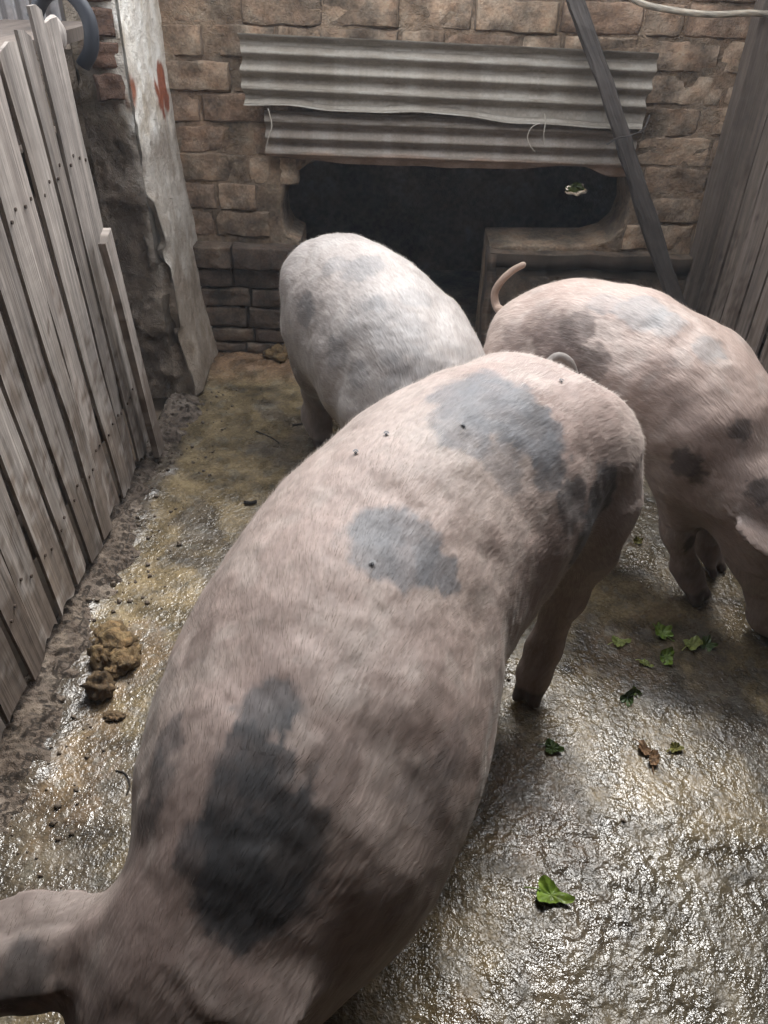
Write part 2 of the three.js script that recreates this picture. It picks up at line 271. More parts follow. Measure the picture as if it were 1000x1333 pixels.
// ------------------------------------------------------------------ corner pillar of crumbling plaster
{
  const t = thing('corner_pillar', 'crumbling plastered corner pillar, whitewashed on its inner side', 'pillar');
  const x0 = -0.96, x1 = -0.80, z0 = ZB - 0.12, z1 = -2.60, hgt = 2.0;
  const g = new THREE.BoxGeometry(x1 - x0, hgt, z1 - z0, 44, 190, 60); g.translate((x0 + x1) / 2, hgt / 2, (z0 + z1) / 2);
  displace(g, (v) => {
    const onR = v.x > x1 - 1e-4, onF = v.z > z1 - 1e-4, y = v.y;
    const bulge = 0.035 * sst(0.85, 0.55, y) * sst(-0.2, 0.3, 1 - y) + 0.04 * sst(0.30, 0.0, y);
    if (onR) v.x += bulge + 0.018 * fbm(v.z * 6, y * 3.5, 1, 4) - 0.02 * sst(0.05, 0.4, fbm(y * 9, 3, 1, 4)) * sst(-2.68, -2.60, v.z);
    if (onF) { const cr = fbm(v.x * 8, y * 8, 6, 4); v.z += 0.013 * cr - 0.006 * sst(0.95, 0.8, y + 0.1 * cr) * sst(0.16, 0.3, y) - 0.012 * sst(.05, .3, fbm(v.x * 11, y * 9, 5, 4)) + 0.03 * sst(0.4, 0.1, y) * fbm(v.x * 14, y * 14, 2, 3); }
    if (onR && onF) { v.x -= 0.02 + 0.02 * fbm(y * 12, 2, 2, 3); v.z -= 0.02; }
  });
  const m = smooth(g); uvBox(m);
  vcol(m, (x, y, z) => {
    const n = fbm(x * 7, y * 7, z * 7, 4), n2 = fbm(x * 26, y * 16, z * 26, 3);
    const side = sst(-0.865, -0.815, x + 0.02 * n2 + 0.03 * sst(0.95, 1.05, y) - 0.02);
    const front = mixc(mixc([.22, .18, .135], [.30, .26, .21], sst(-0.1, 0.2, n)), [.20, .15, .11], sst(0.1, 0.3, n2));
    const lower = mixc([.18, .147, .118], [.27, .22, .175], sst(-.1, .25, n2));
    let f = mixc(front, lower, sst(0.99, 0.93, y + 0.10 * n));
    const white = mixc([.93, .90, .83], [.76, .70, .60], sst(0.05, 0.3, n2 + 0.2 * n));
    let w = mixc(white, [.50, .455, .40], sst(0.98, 0.86, y + 0.18 * n + 0.1 * n2));
    w = mixc(w, [.37, .31, .25], sst(0.52, 0.36, y + 0.25 * n + 0.15 * n2));
    w = mixc(w, [.30, .24, .18], sst(0.1, 0.3, n2) * sst(0.5, 0.3, y + 0.1 * n));
    w = mixc(w, [.34, .105, .05], sst(0.05, 0.09, 0.15 - Math.hypot((y - 1.0) * 1.4, (z + 2.95) * 1.1) + 0.12 * n2));
    w = mixc(w, [.34, .12, .06], sst(0.02, 0.06, 0.07 - Math.hypot((y - 1.04) * 0.8, (z + 2.64)) + 0.05 * n2));
    return mixc(f, w, side);
  });
  part('plaster', m, mVC, t);
  const lm = new THREE.BoxGeometry(0.32, 1.16, 0.2, 26, 90, 4); lm.translate(-1.10, 0.58, -2.77); displace(lm, (v) => { if (v.z > -2.68) v.z += 0.05 * fbm(v.x * 7, v.y * 7, 12, 4); if (v.y > 1.1) v.y += 0.04 * fbm(v.x * 9, v.z * 9, 2, 3); });
  const ls = smooth(lm); uvBox(ls); vcol(ls, (x, y, z) => mixc([.18, .147, .118], [.27, .22, .17], sst(-.15, .25, fbm(x * 16, y * 16, z * 16, 4)))); part('rubble_base', ls, mVC, t);
  const r = rng(8);
  for (let i = 0; i < 4; i++) { const b = part('brick', brickGeo(0.085, 0.07, 0.09, 700 + i), std({ color: lin(.27, .17, .125), map: rep(tClay, 3, 3), bumpMap: rep(tRough, 6, 6), bumpScale: .008, roughness: .95 }), t); b.position.set(-0.865 + (r() - .5) * .01, 1.06 + i * 0.083, z1 - 0.028); b.rotation.y = 0.25; }
}

// ------------------------------------------------------------------ plank builder
function plank(w, h, d, seed, topCut = 0) {   // stands on y = 0, face along x, thickness z
  const g = new THREE.BoxGeometry(w, h, d, 6, 70, 1); g.translate(0, h / 2, 0);
  displace(g, (v) => {
    const e = clamp(v.x / (w / 2), -1, 1);
    v.x += e * 0.006 * vn(v.y * 5 + seed, Math.sign(e) * 3, seed) + 0.006 * vn(v.y * 1.7, seed, 1); v.z += 0.004 * vn(v.y * 2.3, seed * 1.7, e);
    if (v.y > h - 0.001) v.y += topCut * e * 0.5 - Math.abs(e) * 0.015 * h3(seed, Math.sign(e) + 2, 1);
    if (v.y < 0.001) v.y += 0.012 * (1 + vn(v.x * 40, seed, 3));
  });
  const m = g.toNonIndexed(); m.computeVertexNormals(); uvBox(m, 1, seed * 0.173, seed * 0.291);
  // splashed muck and weather stains with ragged outlines
  return vcol(m, (x, y, z) => { const n = fbm(x * 14 + seed, y * 9, 2, 4), f = fbm(x * 45 + seed, y * 40, 5, 3), st = fbm(x * 20 + seed * 2, y * 2.2, 7, 3); let c = [1, 1, 1]; c = mixc(c, [.80, .78, .76], sst(0.02, 0.3, st)); c = mixc(c, [.52, .45, .39], 0.85 * sst(-0.02, 0.12, 0.17 - y * 0.55 + 0.5 * n + 0.35 * f)); c = mixc(c, [.5, .44, .39], sst(0.12, 0.2, f + 0.1 - y * 0.7)); return c; });
}
// left gate
{
  const nailGeo = new THREE.CylinderGeometry(0.0042, 0.0042, 0.004, 8), mNail = std({ color: lin(.09, .065, .05), roughness: 0.8, metalness: 0.4 });
  const t = thing('plank_gate', 'weathered grey gate of upright wooden planks with dark gaps', 'gate');
  const r = rng(31);
  const zs = [-2.245, -2.14, -2.055, -1.985, -1.875, -1.765, -1.68, -1.565, -1.475, -1.36, -1.245, -1.15, -1.045, -0.93, -0.82, -0.70, -0.6];
  const gaps = [.010, .018, .010, .012, .032, .012, .028, .012, .032, .014, .028, .014, .026, .014, .02, .014];
  for (let i = 0; i < zs.length - 1; i++) {
    const w = zs[i + 1] - zs[i] - gaps[i], h = 1.24 + (r() - 0.5) * 0.05 + (i === 0 ? -0.02 : 0);
    const m = part('plank', plank(w, h, 0.008, 100 + i, (r() - 0.5) * 0.022), greyWood[Math.floor(r() * 4)], t);
    m.rotation.set(0, Math.PI / 2, 0); m.position.set(GX - 0.012 + (r() - 0.5) * 0.012, 0.035 + r() * 0.025, (zs[i] + zs[i + 1]) / 2);
    const sh = new THREE.Matrix4().makeShear(0, 0, 0, 0, 0, 0); sh.elements[4] = -0.085 + (r() - .5) * .012; // planks lean along the gate
    m.geometry.applyMatrix4(sh);
    for (const y of [0.27, 0.97]) for (const q of [-.2, .22]) { const nl = part('nail', nailGeo, mNail, t); nl.position.set(m.position.x + 0.006, y + (r() - .5) * .05, m.position.z + 0.085 * y + q * w * (0.8 + .3 * r())); nl.rotation.z = Math.PI / 2; }
  }
  for (const y of [0.3, 1.0]) { const g = box(0.035, 0.09, 1.5, GX - 0.045, y, -1.42); part('rail', uvBox(g), darkWood[1], t); }
}
{ // short board standing against the gate's far edge
  const t = solo('loose_board', plank(0.07, 0.77, 0.02, 55, 0.03), greyWood[3], 'short narrow board with a reddish sawn top, upright at the end of the plank gate', 'board');
  t.rotation.set(0, Math.PI / 2 + 0.05, 0); const sh = new THREE.Matrix4(); sh.elements[4] = -0.19; t.geometry.applyMatrix4(sh); t.position.set(GX + 0.03, 0.03, -2.17);
}
{ // lean-to wall and cover added behind the gate to keep its gaps dark
  const t = thing('added_lean_to_wall', 'dark rubble wall and cover added behind the plank gate to keep its gaps dark', 'wall');
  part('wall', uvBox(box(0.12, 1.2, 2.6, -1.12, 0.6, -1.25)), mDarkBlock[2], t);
  part('added_cover_board', uvBox(box(0.26, 0.03, 2.6, -0.985, 1.215, -1.25)), darkWood[2], t);
}
{ // ribbed steel panel over it
  const pts = []; const g = new THREE.PlaneGeometry(1.2, 1.0, 220, 1); displace(g, (v) => { const q = ((v.x / 0.045) % 1 + 1) % 1; v.z += 0.012 * (sst(0.0, 0.12, q) - sst(0.3, 0.42, q)); });
  g.translate(-1.57, 1.4, -2.75); g.computeVertexNormals(); uvBox(g);
  solo('ribbed_metal_panel', g, mSteel, 'grey ribbed metal panel standing behind the top of the plank gate', 'metal panel');
}
{ // rubber strap loop at the gate's top corner
  const c = onZ(86, 40, -2.3);
  solo('rubber_loop', tube([V(c.x - 0.10, c.y + 0.02, -2.36), V(c.x - 0.05, c.y + 0.075, -2.35), V(c.x + 0.01, c.y + 0.08, -2.34), V(c.x + 0.052, c.y + 0.03, -2.33), V(c.x + 0.05, c.y - 0.04, -2.32), V(c.x + 0.02, c.y - 0.08, -2.32)], 0.019, 30, 8), mRubber, 'black rubber loop hooked over the far top corner of the plank gate', 'rubber loop');
  const g = smooth(new THREE.IcosahedronGeometry(0.04, 3)); displace(g, (v) => { const n = 1 + 0.25 * fbm(v.x * 30, v.y * 30, v.z * 30, 3); v.multiplyScalar(n); v.z *= 0.8; v.x *= 0.7; }); g.computeVertexNormals(); uvBox(g); g.translate(c.x - 0.02, c.y - 0.005, -2.27);
  solo('post_stub', g, greyWood[1], 'rounded weathered wooden post end inside the black rubber loop', 'post');
}
// right partition
{
  const t = thing('plank_partition', 'dark brown upright plank partition on the right side of the pen', 'partition');
  const r = rng(41); let z = -2.98, i = 0;
  while (z < -0.1) {
    const w = 0.10 + r() * 0.05, m = part('plank', plank(w - 0.012 - r() * 0.014, 1.75, 0.009, 300 + i, (r() - .5) * .03), darkWood[Math.floor(r() * 4)], t);
    m.rotation.y = Math.PI / 2; m.position.set(RX + 0.012 + (r() - 0.5) * 0.016, 0.02, z + w / 2); z += w; i++;
  }
  part('added_backing_board', uvBox(box(0.02, 1.7, 2.9, RX + 0.085, 0.87, -1.55)), charWood, t);  // dark board added behind the planks to block daylight in the gaps
  for (const y of [0.35, 1.25]) part('rail', uvBox(box(0.05, 0.1, 2.9, RX + 0.048, y, -1.55)), darkWood[2], t);
  const p = box(0.09, 1.8, 0.075, RX + 0.005, 0.9, -3.018, 1, 14, 1); displace(p, (v) => { v.x += .008 * vn(v.y * 4, 1, 1); v.z += .006 * vn(v.y * 5, 7, 1); }); part('post', uvBox(p.toNonIndexed()), darkWood[0], t);
}
// unseen shelter behind and above the photographer
{
  const t = thing('shelter', 'unseen low shed roof and walls on the side the picture is taken from, shaped to shade the near end', 'shed');
  part('roof', uvBox(box(4.6, 0.05, 3.1, 0.2, 2.16, 0.1)), mTile, t);  // out of view, front edge brought forward to shade the nearest pig's head
  part('wall', uvBox(box(4.0, 2.1, 0.12, 0.2, 1.05, 1.6)), mMortar, t);
  for (const x of [-1.5, 1.6]) part('wall', uvBox(box(0.12, 2.1, 2.3, x, 1.05, 0.37)), mMortar, t);  // side walls added out of view to stop sky light from the sides
  for (const x of [-1.35, 1.45]) part('post', uvBox(box(0.1, 2.1, 0.1, x, 1.05, -0.7)), darkWood[1], t);
}

// ------------------------------------------------------------------ corrugated sheets, pole, wires, hose
function corrugated(w, rows, pitch, amp, thick, edgeFn, seed) {
  const h = rows * pitch, n = rows * 14, nx = 60, mk = (off) => { const g = new THREE.PlaneGeometry(w, h, nx, n); displace(g, (v) => { const e = edgeFn ? edgeFn(v.x / w + 0.5, v.y / h + 0.5) : 0; v.z = amp * Math.cos(v.y / pitch * Math.PI * 2) + off + 0.004 * vn(v.x * 5 + seed, v.y * 6, 1); v.y += e; v.x += 0.008 * vn(v.y * 24, seed, v.x > 0 ? 1 : 5) * (Math.abs(v.x) > w * 0.49 ? 1 : 0); }); return g; };
  const a = mk(thick / 2), b = mk(-thick / 2), i = b.index.array; for (let k = 0; k < i.length; k += 3) { const q = i[k]; i[k] = i[k + 1]; i[k + 1] = q; }
  // rim that closes the sheet's thickness
  const pa = a.attributes.position, pb = b.attributes.position, ring = [], P = (ix, iy) => iy * (nx + 1) + ix;
  for (let k = 0; k < nx; k++) ring.push(P(k, 0)); for (let k = 0; k < n; k++) ring.push(P(nx, k)); for (let k = nx; k > 0; k--) ring.push(P(k, n)); for (let k = n; k > 0; k--) ring.push(P(0, k));
  const pos = [], idx = []; ring.forEach((q, k) => { pos.push(pa.getX(q), pa.getY(q), pa.getZ(q), pb.getX(q), pb.getY(q), pb.getZ(q)); const m = (k + 1) % ring.length; idx.push(k * 2, k * 2 + 1, m * 2, m * 2, k * 2 + 1, m * 2 + 1); });
  const rim = new THREE.BufferGeometry(); rim.setAttribute('position', new THREE.Float32BufferAttribute(pos, 3)); rim.setIndex(idx); rim.computeVertexNormals();
  for (const g of [a, b]) g.computeVertexNormals(); for (const g of [a, b, rim]) uvBox(g, 1, seed * .3, seed * .2);
  return mergeGeometries([a, b, rim]);
}
{
  const zu = ZB + 0.055, tl = onZ(311, 50, zu), bl = onZ(313, 130, zu), tr = onZ(855, 72, zu), br = onZ(842, 163, zu);
  const w = tr.x - tl.x, cy = (tl.y + bl.y + tr.y + br.y) / 4;
  const s = solo('corrugated_sheet', corrugated(w, 4, 0.0535, 0.0135, 0.007, (u, v) => (v < 0.1 ? 0.006 * vn(u * 9, 2, 2) - 0.02 * sst(0.35, 0.9, u) : 0) - (u > 0.86 && v < 0.4 ? 0.0 : 0), 3), mSheet, 'wide grey corrugated sheet fixed level above the opening, overlapping the lower one', 'roofing sheet');
  s.position.set((tl.x + tr.x) / 2, cy + .004, zu); s.rotation.z = Math.atan2(tr.y - tl.y, w) - 0.006; s.rotation.x = -0.06;
  const zl = ZB + 0.035, l1 = onZ(342, 150, zl), l2 = onZ(346, 210, zl), r1 = onZ(822, 224, zl), lw = r1.x - l1.x, lh = l1.y - l2.y;
  const lowGeo = corrugated(lw, 3, 0.054, 0.013, 0.006, (u, v) => (v < 0.05 ? (0.02 * sst(0.62, 0.86, u) - 0.035 * sst(0.86, 0.97, u) - 0.012 * sst(0.05, 0.3, u) + 0.004 * vn(u * 14, 1, 1) + 0.02 * sst(.1, 0, u)) : 0)  , 8); vcol(lowGeo, (x, y, z) => mixc([1, 1, 1], [1.35, 1.12, 1.02], sst(-0.045, -0.06, y + 0.012 * fbm(x * 18, y * 18, 3, 4))));
  const q = solo('corrugated_sheet', lowGeo, mSheetOld, 'brownish corrugated sheet with a torn lower edge hanging over the opening', 'roofing sheet');
  q.position.set((l1.x + r1.x) / 2, l1.y - 0.081 + 0.012, zl); q.rotation.z = -0.003; q.rotation.x = 0.1;
}
{ // leaning pole
  const z0 = -2.925, a = onZ(741, -20, z0 - 0.03), b = onZ(790, 115, z0), c = onZ(838, 268, z0 + 0.03), d = onZ(879, 392, z0 + 0.05);
  const e = d.clone().addScaledVector(d.clone().sub(c).normalize(), d.y / Math.max(0.1, c.clone().sub(d).normalize().y) - 0.01);
  const top = a.clone().addScaledVector(a.clone().sub(b).normalize(), 0.25);
  const crv = new THREE.CatmullRomCurve3([top, a, b, c, d, e]); const n = 40, pos = [], idx = [], uvs = [];
  for (let i = 0; i <= n; i++) { const u = i / n, p = crv.getPointAt(u), tg = crv.getTangentAt(u), s = V(0, 0, 1).cross(tg).normalize(), f = tg.clone().cross(s).normalize();
    const hw = mix(0.021, 0.031, u) * (1 + 0.1 * vn(u * 14, 1, 1)), hd = 0.02;
    [[-1, -.8], [-.8, -1], [.8, -1], [1, -.8], [1, .8], [.8, 1], [-.8, 1], [-1, .8]].forEach(([x, y], k) => { const q = p.clone().addScaledVector(s, x * hw + .004 * vn(u * 22, k, 3)).addScaledVector(f, y * hd + .003 * vn(u * 30, k, 7)); pos.push(q.x, q.y, q.z); uvs.push(k * 0.02, u * 1.6); });
    if (i < n) for (let k = 0; k < 8; k++) { const m = (k + 1) % 8, A = i * 8; idx.push(A + k, A + m, A + 8 + k, A + m, A + 8 + m, A + 8 + k); } }
  for (let k = 1; k < 7; k++) { idx.push(0, k + 1 > 7 ? 7 : k + 1, k); const A = n * 8; idx.push(A, A + k, A + (k + 1 > 7 ? 7 : k + 1)); }
  const g = new THREE.BufferGeometry(); g.setAttribute('position', new THREE.Float32BufferAttribute(pos, 3)); g.setAttribute('uv', new THREE.Float32BufferAttribute(uvs, 2)); g.setIndex(idx); const gn = g.toNonIndexed(); gn.computeVertexNormals();
  solo('wooden_pole', gn, charWood, 'dark weathered wooden pole leaning across the corrugated sheets', 'pole');
}
{
  const P = (x, y, z) => onZ(x, y, z); const zf = ZB + 0.09;
  solo('hose', tube([P(800, -22, -2.96), P(830, 2, -2.95), P(880, 14, -2.94), P(930, 19, -2.94), P(973, 17, -2.95), V(1.2, 1.27, -2.96)], 0.0095, 40, 8), mHose, 'pale hose drooping along the top of the brick wall to the partition post', 'hose');
  solo('tie_wire', tube([P(349, 141, zf), P(352, 152, zf), P(354, 164, zf), P(350, 178, zf), P(346, 193, zf - .01)], 0.0022, 20, 5), mWire, 'pale string hanging at the left end of the corrugated sheets', 'wire');
  solo('tie_wire', tube([P(709, 148, zf), P(710, 160, zf), P(708, 175, zf), P(709, 188, zf - .01)], 0.002, 16, 5), mWire, 'short pale string hanging over the brownish corrugated sheet beside the pole', 'wire');
  solo('tie_wire', tube([P(703, 160, zf), P(692, 166, zf), P(687, 178, zf), P(691, 191, zf), P(697, 198, zf - .01)], 0.0018, 20, 5), mWire, 'curled thin wire on the brownish corrugated sheet', 'wire');
  solo('tie_wire', tube([P(790, 188, -2.88), P(803, 180, -2.86), P(822, 176, -2.86), P(838, 168, -2.88), P(846, 150, -2.92)], 0.003, 20, 5), charWood, 'dark wire wound round the leaning pole', 'wire');
}

// ------------------------------------------------------------------ pigs: one continuous surface each, from a distance field
const ell = (c, ax, ay, az, r) => ({ t: 0, c, ax, ay, az, r, m: Math.max(...r) });     // oriented ellipsoid
const cone = (a, b, ra, rb) => { const d = b.clone().sub(a); return { t: 1, a, d, l2: d.lengthSq(), ra, rb }; };
function primDist(q, x, y, z) {
  if (q.t === 0) {
    const dx = x - q.c.x, dy = y - q.c.y, dz = z - q.c.z;
    const u = (dx * q.ax.x + dy * q.ax.y + dz * q.ax.z) / q.r[0], v = (dx * q.ay.x + dy * q.ay.y + dz * q.ay.z) / q.r[1], w = (dx * q.az.x + dy * q.az.y + dz * q.az.z) / q.r[2];
    const k0 = Math.sqrt(u * u + v * v + w * w), k1 = Math.sqrt((u / q.r[0]) ** 2 + (v / q.r[1]) ** 2 + (w / q.r[2]) ** 2);
    return k1 < 1e-6 ? -Math.min(q.r[0], q.r[1], q.r[2]) : k0 * (k0 - 1) / k1;
  }
  const dx = x - q.a.x, dy = y - q.a.y, dz = z - q.a.z, t = clamp((dx * q.d.x + dy * q.d.y + dz * q.d.z) / q.l2);
  return Math.hypot(dx - q.d.x * t, dy - q.d.y * t, dz - q.d.z * t) - mix(q.ra, q.rb, t);
}
const smin = (a, b, k) => { const h = Math.max(k - Math.abs(a - b), 0) / k; return Math.min(a, b) - h * h * k * 0.25; };
function surfaceNets(sdf, lo, hi, st) {
  const nx = Math.ceil((hi.x - lo.x) / st) + 1, ny = Math.ceil((hi.y - lo.y) / st) + 1, nz = Math.ceil((hi.z - lo.z) / st) + 1, val = new Float32Array(nx * ny * nz), B = 8;
  const id = (i, j, k) => (k * ny + j) * nx + i;
  for (let k = 0; k < nz; k += B) for (let j = 0; j < ny; j += B) for (let i = 0; i < nx; i += B) {
    const d = sdf(lo.x + (i + B / 2) * st, lo.y + (j + B / 2) * st, lo.z + (k + B / 2) * st), far = Math.abs(d) > B * st * 1.6;
    for (let c = k; c < Math.min(k + B, nz); c++) for (let b = j; b < Math.min(j + B, ny); b++) for (let a = i; a < Math.min(i + B, nx); a++) val[id(a, b, c)] = far ? d : sdf(lo.x + a * st, lo.y + b * st, lo.z + c * st);
  }
  const vid = new Int32Array(nx * ny * nz).fill(-1), pos = [], idx = [], E = [[0, 1], [2, 3], [4, 5], [6, 7], [0, 2], [1, 3], [4, 6], [5, 7], [0, 4], [1, 5], [2, 6], [3, 7]], v = new Float32Array(8);
  for (let k = 0; k < nz - 1; k++) for (let j = 0; j < ny - 1; j++) for (let i = 0; i < nx - 1; i++) {
    let neg = 0; for (let c = 0; c < 8; c++) { v[c] = val[id(i + (c & 1), j + ((c >> 1) & 1), k + (c >> 2))]; if (v[c] < 0) neg++; }
    if (neg === 0 || neg === 8) continue;
    let x = 0, y = 0, z = 0, n = 0;
    for (const [a, b] of E) if ((v[a] < 0) !== (v[b] < 0)) { const t = v[a] / (v[a] - v[b]); x += mix(a & 1, b & 1, t); y += mix((a >> 1) & 1, (b >> 1) & 1, t); z += mix(a >> 2, b >> 2, t); n++; }
    vid[id(i, j, k)] = pos.length / 3; pos.push(lo.x + (i + x / n) * st, lo.y + (j + y / n) * st, lo.z + (k + z / n) * st);
  }
  const quad = (a, b, c, d, f) => { if (a < 0 || b < 0 || c < 0 || d < 0) return; f ? idx.push(a, b, c, a, c, d) : idx.push(a, c, b, a, d, c); };
  for (let k = 1; k < nz - 1; k++) for (let j = 1; j < ny - 1; j++) for (let i = 1; i < nx - 1; i++) {
    const s = val[id(i, j, k)] < 0;
    if (s !== (val[id(i + 1, j, k)] < 0)) quad(vid[id(i, j - 1, k - 1)], vid[id(i, j, k - 1)], vid[id(i, j, k)], vid[id(i, j - 1, k)], s);
    if (s !== (val[id(i, j + 1, k)] < 0)) quad(vid[id(i - 1, j, k - 1)], vid[id(i - 1, j, k)], vid[id(i, j, k)], vid[id(i, j, k - 1)], s);
    if (s !== (val[id(i, j, k + 1)] < 0)) quad(vid[id(i - 1, j - 1, k)], vid[id(i, j - 1, k)], vid[id(i, j, k)], vid[id(i - 1, j, k)], s);
  }
  return { pos, idx };
}
const hits = {};
function pig(o) {
  const t = thing('pig', o.label, 'pig', null);
  // torso: a chain of ellipsoids hung under the ridge line of the back
  const rc = new THREE.CatmullRomCurve3(o.ridge.map((q) => V(q[0], q[1], q[2]))), N = 44, core = [], samples = [], NR = o.ridge.length - 1;
  const at = (u, k) => { const f = u * NR, i = Math.min(NR - 1, Math.floor(f)), w = f - i, s = w * w * (3 - 2 * w); return mix(o.ridge[i][k], o.ridge[i + 1][k], 0.5 * w + 0.5 * s); };
  for (let i = 0; i <= N; i++) {
    const u = i / N, p = rc.getPoint(u), a = at(u, 3), b = at(u, 4), tg = rc.getTangent(u); const th = V(tg.x, tg.y * 0.5, tg.z).normalize();
    const side = V(0, 1, 0).cross(th).normalize(), up = th.clone().cross(side).normalize();
    const c = p.clone().addScaledVector(up, -b); samples.push({ c, th, side, up, a, b });
    core.push(ell(c, side, up, th, [a, b, Math.min(0.13, Math.max(0.06, b * 0.6))]));
  }
  const groups = [[core, 0.03]];
  const hump = (u, lat, dn, r, k) => { const S = samples[Math.round(u * N)]; for (const q of [-1, 1]) groups.push([[ell(S.c.clone().addScaledVector(S.side, q * lat * S.a).addScaledVector(S.up, dn * S.b), S.side, S.up, S.th, r)], .02, k]); };
  const hk = o.build; hump(0.66, .55, .18, [.072 * hk, .135 * hk, .08 * hk], .07); hump(0.60, .74, -.15, [.052 * hk, .12 * hk, .10 * hk], .08); hump(0.17, .42, .34, [.075 * hk, .09 * hk, .075 * hk], .09); hump(0.38, .56, -.35, [.075 * hk, .12 * hk, .16 * hk], .09);
  for (const L of o.limbs) groups.push([L.prims, L.k, L.join]);
  for (const G of groups.slice(1)) { const c = V(0, 0, 0), q0 = G[0], ctr = (q) => q.t ? q.a.clone().addScaledVector(q.d, .5) : q.c; for (const q of q0) c.add(ctr(q)); c.divideScalar(q0.length); let R = 0; for (const q of q0) R = Math.max(R, q.t ? Math.max(c.distanceTo(q.a) + q.ra, c.distanceTo(q.a.clone().add(q.d)) + q.rb) : c.distanceTo(q.c) + Math.max(...q.r)); G[3] = c; G[4] = R; }
  const sdf0 = (x, y, z) => {
    let d = 1e9; for (const q of core) { const lim = (d < 0.3 ? Math.max(d, 0) + 0.035 : 1e9) + q.m, ex = x - q.c.x, ey = y - q.c.y, ez = z - q.c.z; if (ex * ex + ey * ey + ez * ez > lim * lim) continue; d = smin(d, primDist(q, x, y, z), 0.03); }
    for (let g = 1; g < groups.length; g++) { const c = groups[g][3]; if (Math.hypot(x - c.x, y - c.y, z - c.z) - groups[g][4] > Math.abs(d) * 1.05 + groups[g][2] + 0.02 && d < 0.25) continue; let e = 1e9; for (const q of groups[g][0]) { const f = primDist(q, x, y, z); e = e > 1e8 ? f : smin(e, f, groups[g][1]); } d = smin(d, e, groups[g][2]); }
    return d;
  };
  const sdf = (x, y, z) => { const d = sdf0(x, y, z); if (Math.abs(d) > 0.03) return d; let w = 0; for (const q of o.folds || []) { const e = Math.hypot(x - q[0].x, y - q[0].y, z - q[0].z); if (e < q[1]) w += q[2] * Math.sin(((x - q[0].x) * q[3].x + (y - q[0].y) * q[3].y + (z - q[0].z) * q[3].z) * q[4]) * (1 - e / q[1]); }
    return d + 0.007 * vn(x * 9, y * 9, z * 9) + 0.003 * vn(x * 24, y * 24, z * 24) + 0.0009 * vn(x * 62, y * 62, z * 62) + w; };
  const lo = V(9, 9, 9), hi = V(-9, -9, -9);
  for (const [ps] of groups) for (const q of ps) { if (q.t === 0) { const m = Math.max(...q.r); lo.min(q.c.clone().subScalar(m)); hi.max(q.c.clone().addScalar(m)); } else for (const [e, r] of [[q.a, q.ra], [q.a.clone().add(q.d), q.rb]]) { lo.min(e.clone().subScalar(r)); hi.max(e.clone().addScalar(r)); } }
  lo.subScalar(0.03); hi.addScalar(0.03);
  const net = surfaceNets(sdf, lo, hi, o.cell);
  const n = net.pos.length / 3, nor = new Float32Array(n * 3), uv = new Float32Array(n * 2), col = new Float32Array(n * 3), e = 0.004;
  const march = (px, py) => { const d = ray(px, py).normalize(), p = camera.position.clone(); for (let i = 0; i < 200; i++) { const q = sdf(p.x, p.y, p.z); if (q < 0.0015) return p; p.addScaledVector(d, Math.max(0.001, q * 0.7)); if (p.y < -0.1 || p.z < -4) return null; } return null; };
  const spots = []; for (const [px, py, rp, ci, str] of o.spots) { const h = march(px, py); if (h) spots.push([h, rp * FWD.dot(h.clone().sub(camera.position)) / 1000, o.spotCols[ci], str ?? 1]); else console.log('spot missed', o.name, px, py); }
  const ns = samples.length, backDir = [], arc = [0]; for (let q = 1; q < ns; q++) arc.push(arc[q - 1] + samples[q].c.distanceTo(samples[q - 1].c));
  for (let i = 0; i < n; i++) {
    const x = net.pos[i * 3], y = net.pos[i * 3 + 1], z = net.pos[i * 3 + 2];
    let gx = sdf(x + e, y, z) - sdf(x - e, y, z), gy = sdf(x, y + e, z) - sdf(x, y - e, z), gz = sdf(x, y, z + e) - sdf(x, y, z - e); const l = Math.hypot(gx, gy, gz) || 1; gx /= l; gy /= l; gz /= l;
    nor[i * 3] = gx; nor[i * 3 + 1] = gy; nor[i * 3 + 2] = gz;
    let best = 1e9, bi = 0; for (let s = 0; s < ns; s++) { const c = samples[s].c, d = (x - c.x) ** 2 + (y - c.y) ** 2 + (z - c.z) ** 2; if (d < best) { best = d; bi = s; } }
    const S = samples[bi], du = (x - S.c.x) * S.th.x + (y - S.c.y) * S.th.y + (z - S.c.z) * S.th.z, a = (x - S.c.x) * S.side.x + (y - S.c.y) * S.side.y + (z - S.c.z) * S.side.z, b = (x - S.c.x) * S.up.x + (y - S.c.y) * S.up.y + (z - S.c.z) * S.up.z;
    const leg = y < S.c.y - S.b * 1.02;
    let us = 0, ws = 0; for (let q = Math.max(0, bi - 4); q <= Math.min(ns - 1, bi + 4); q++) { const T = samples[q], dd = Math.hypot(x - T.c.x, y - T.c.y, z - T.c.z) - Math.sqrt(best), w = Math.exp(-dd / 0.006); ws += w; us += w * (arc[q] + (x - T.c.x) * T.th.x + (y - T.c.y) * T.th.y + (z - T.c.z) * T.th.z); }
    uv[i * 2] = leg ? y : us / ws; uv[i * 2 + 1] = leg ? (x + z) * 0.8 : Math.atan2(a, b) * 0.22;
    backDir[i] = leg ? V(0, -1, 0) : S.th;
    // colour: skin with hair cover, dark patches, dried mud
    const n1 = fbm(x * 5, y * 5, z * 5 + o.seed, 4), n2 = fbm(x * 22, y * 22, z * 22 + o.seed, 3), n3 = fbm(x * 70, y * 70, z * 70, 2);
    let c = mixc(o.skin[0], o.skin[1], sst(-0.42, 0.42, n1 + 0.3 * n2));
    c = mixc(c, o.skin[2], sst(0.12, 0.35, n2 + 0.25 * n3) * 0.35);
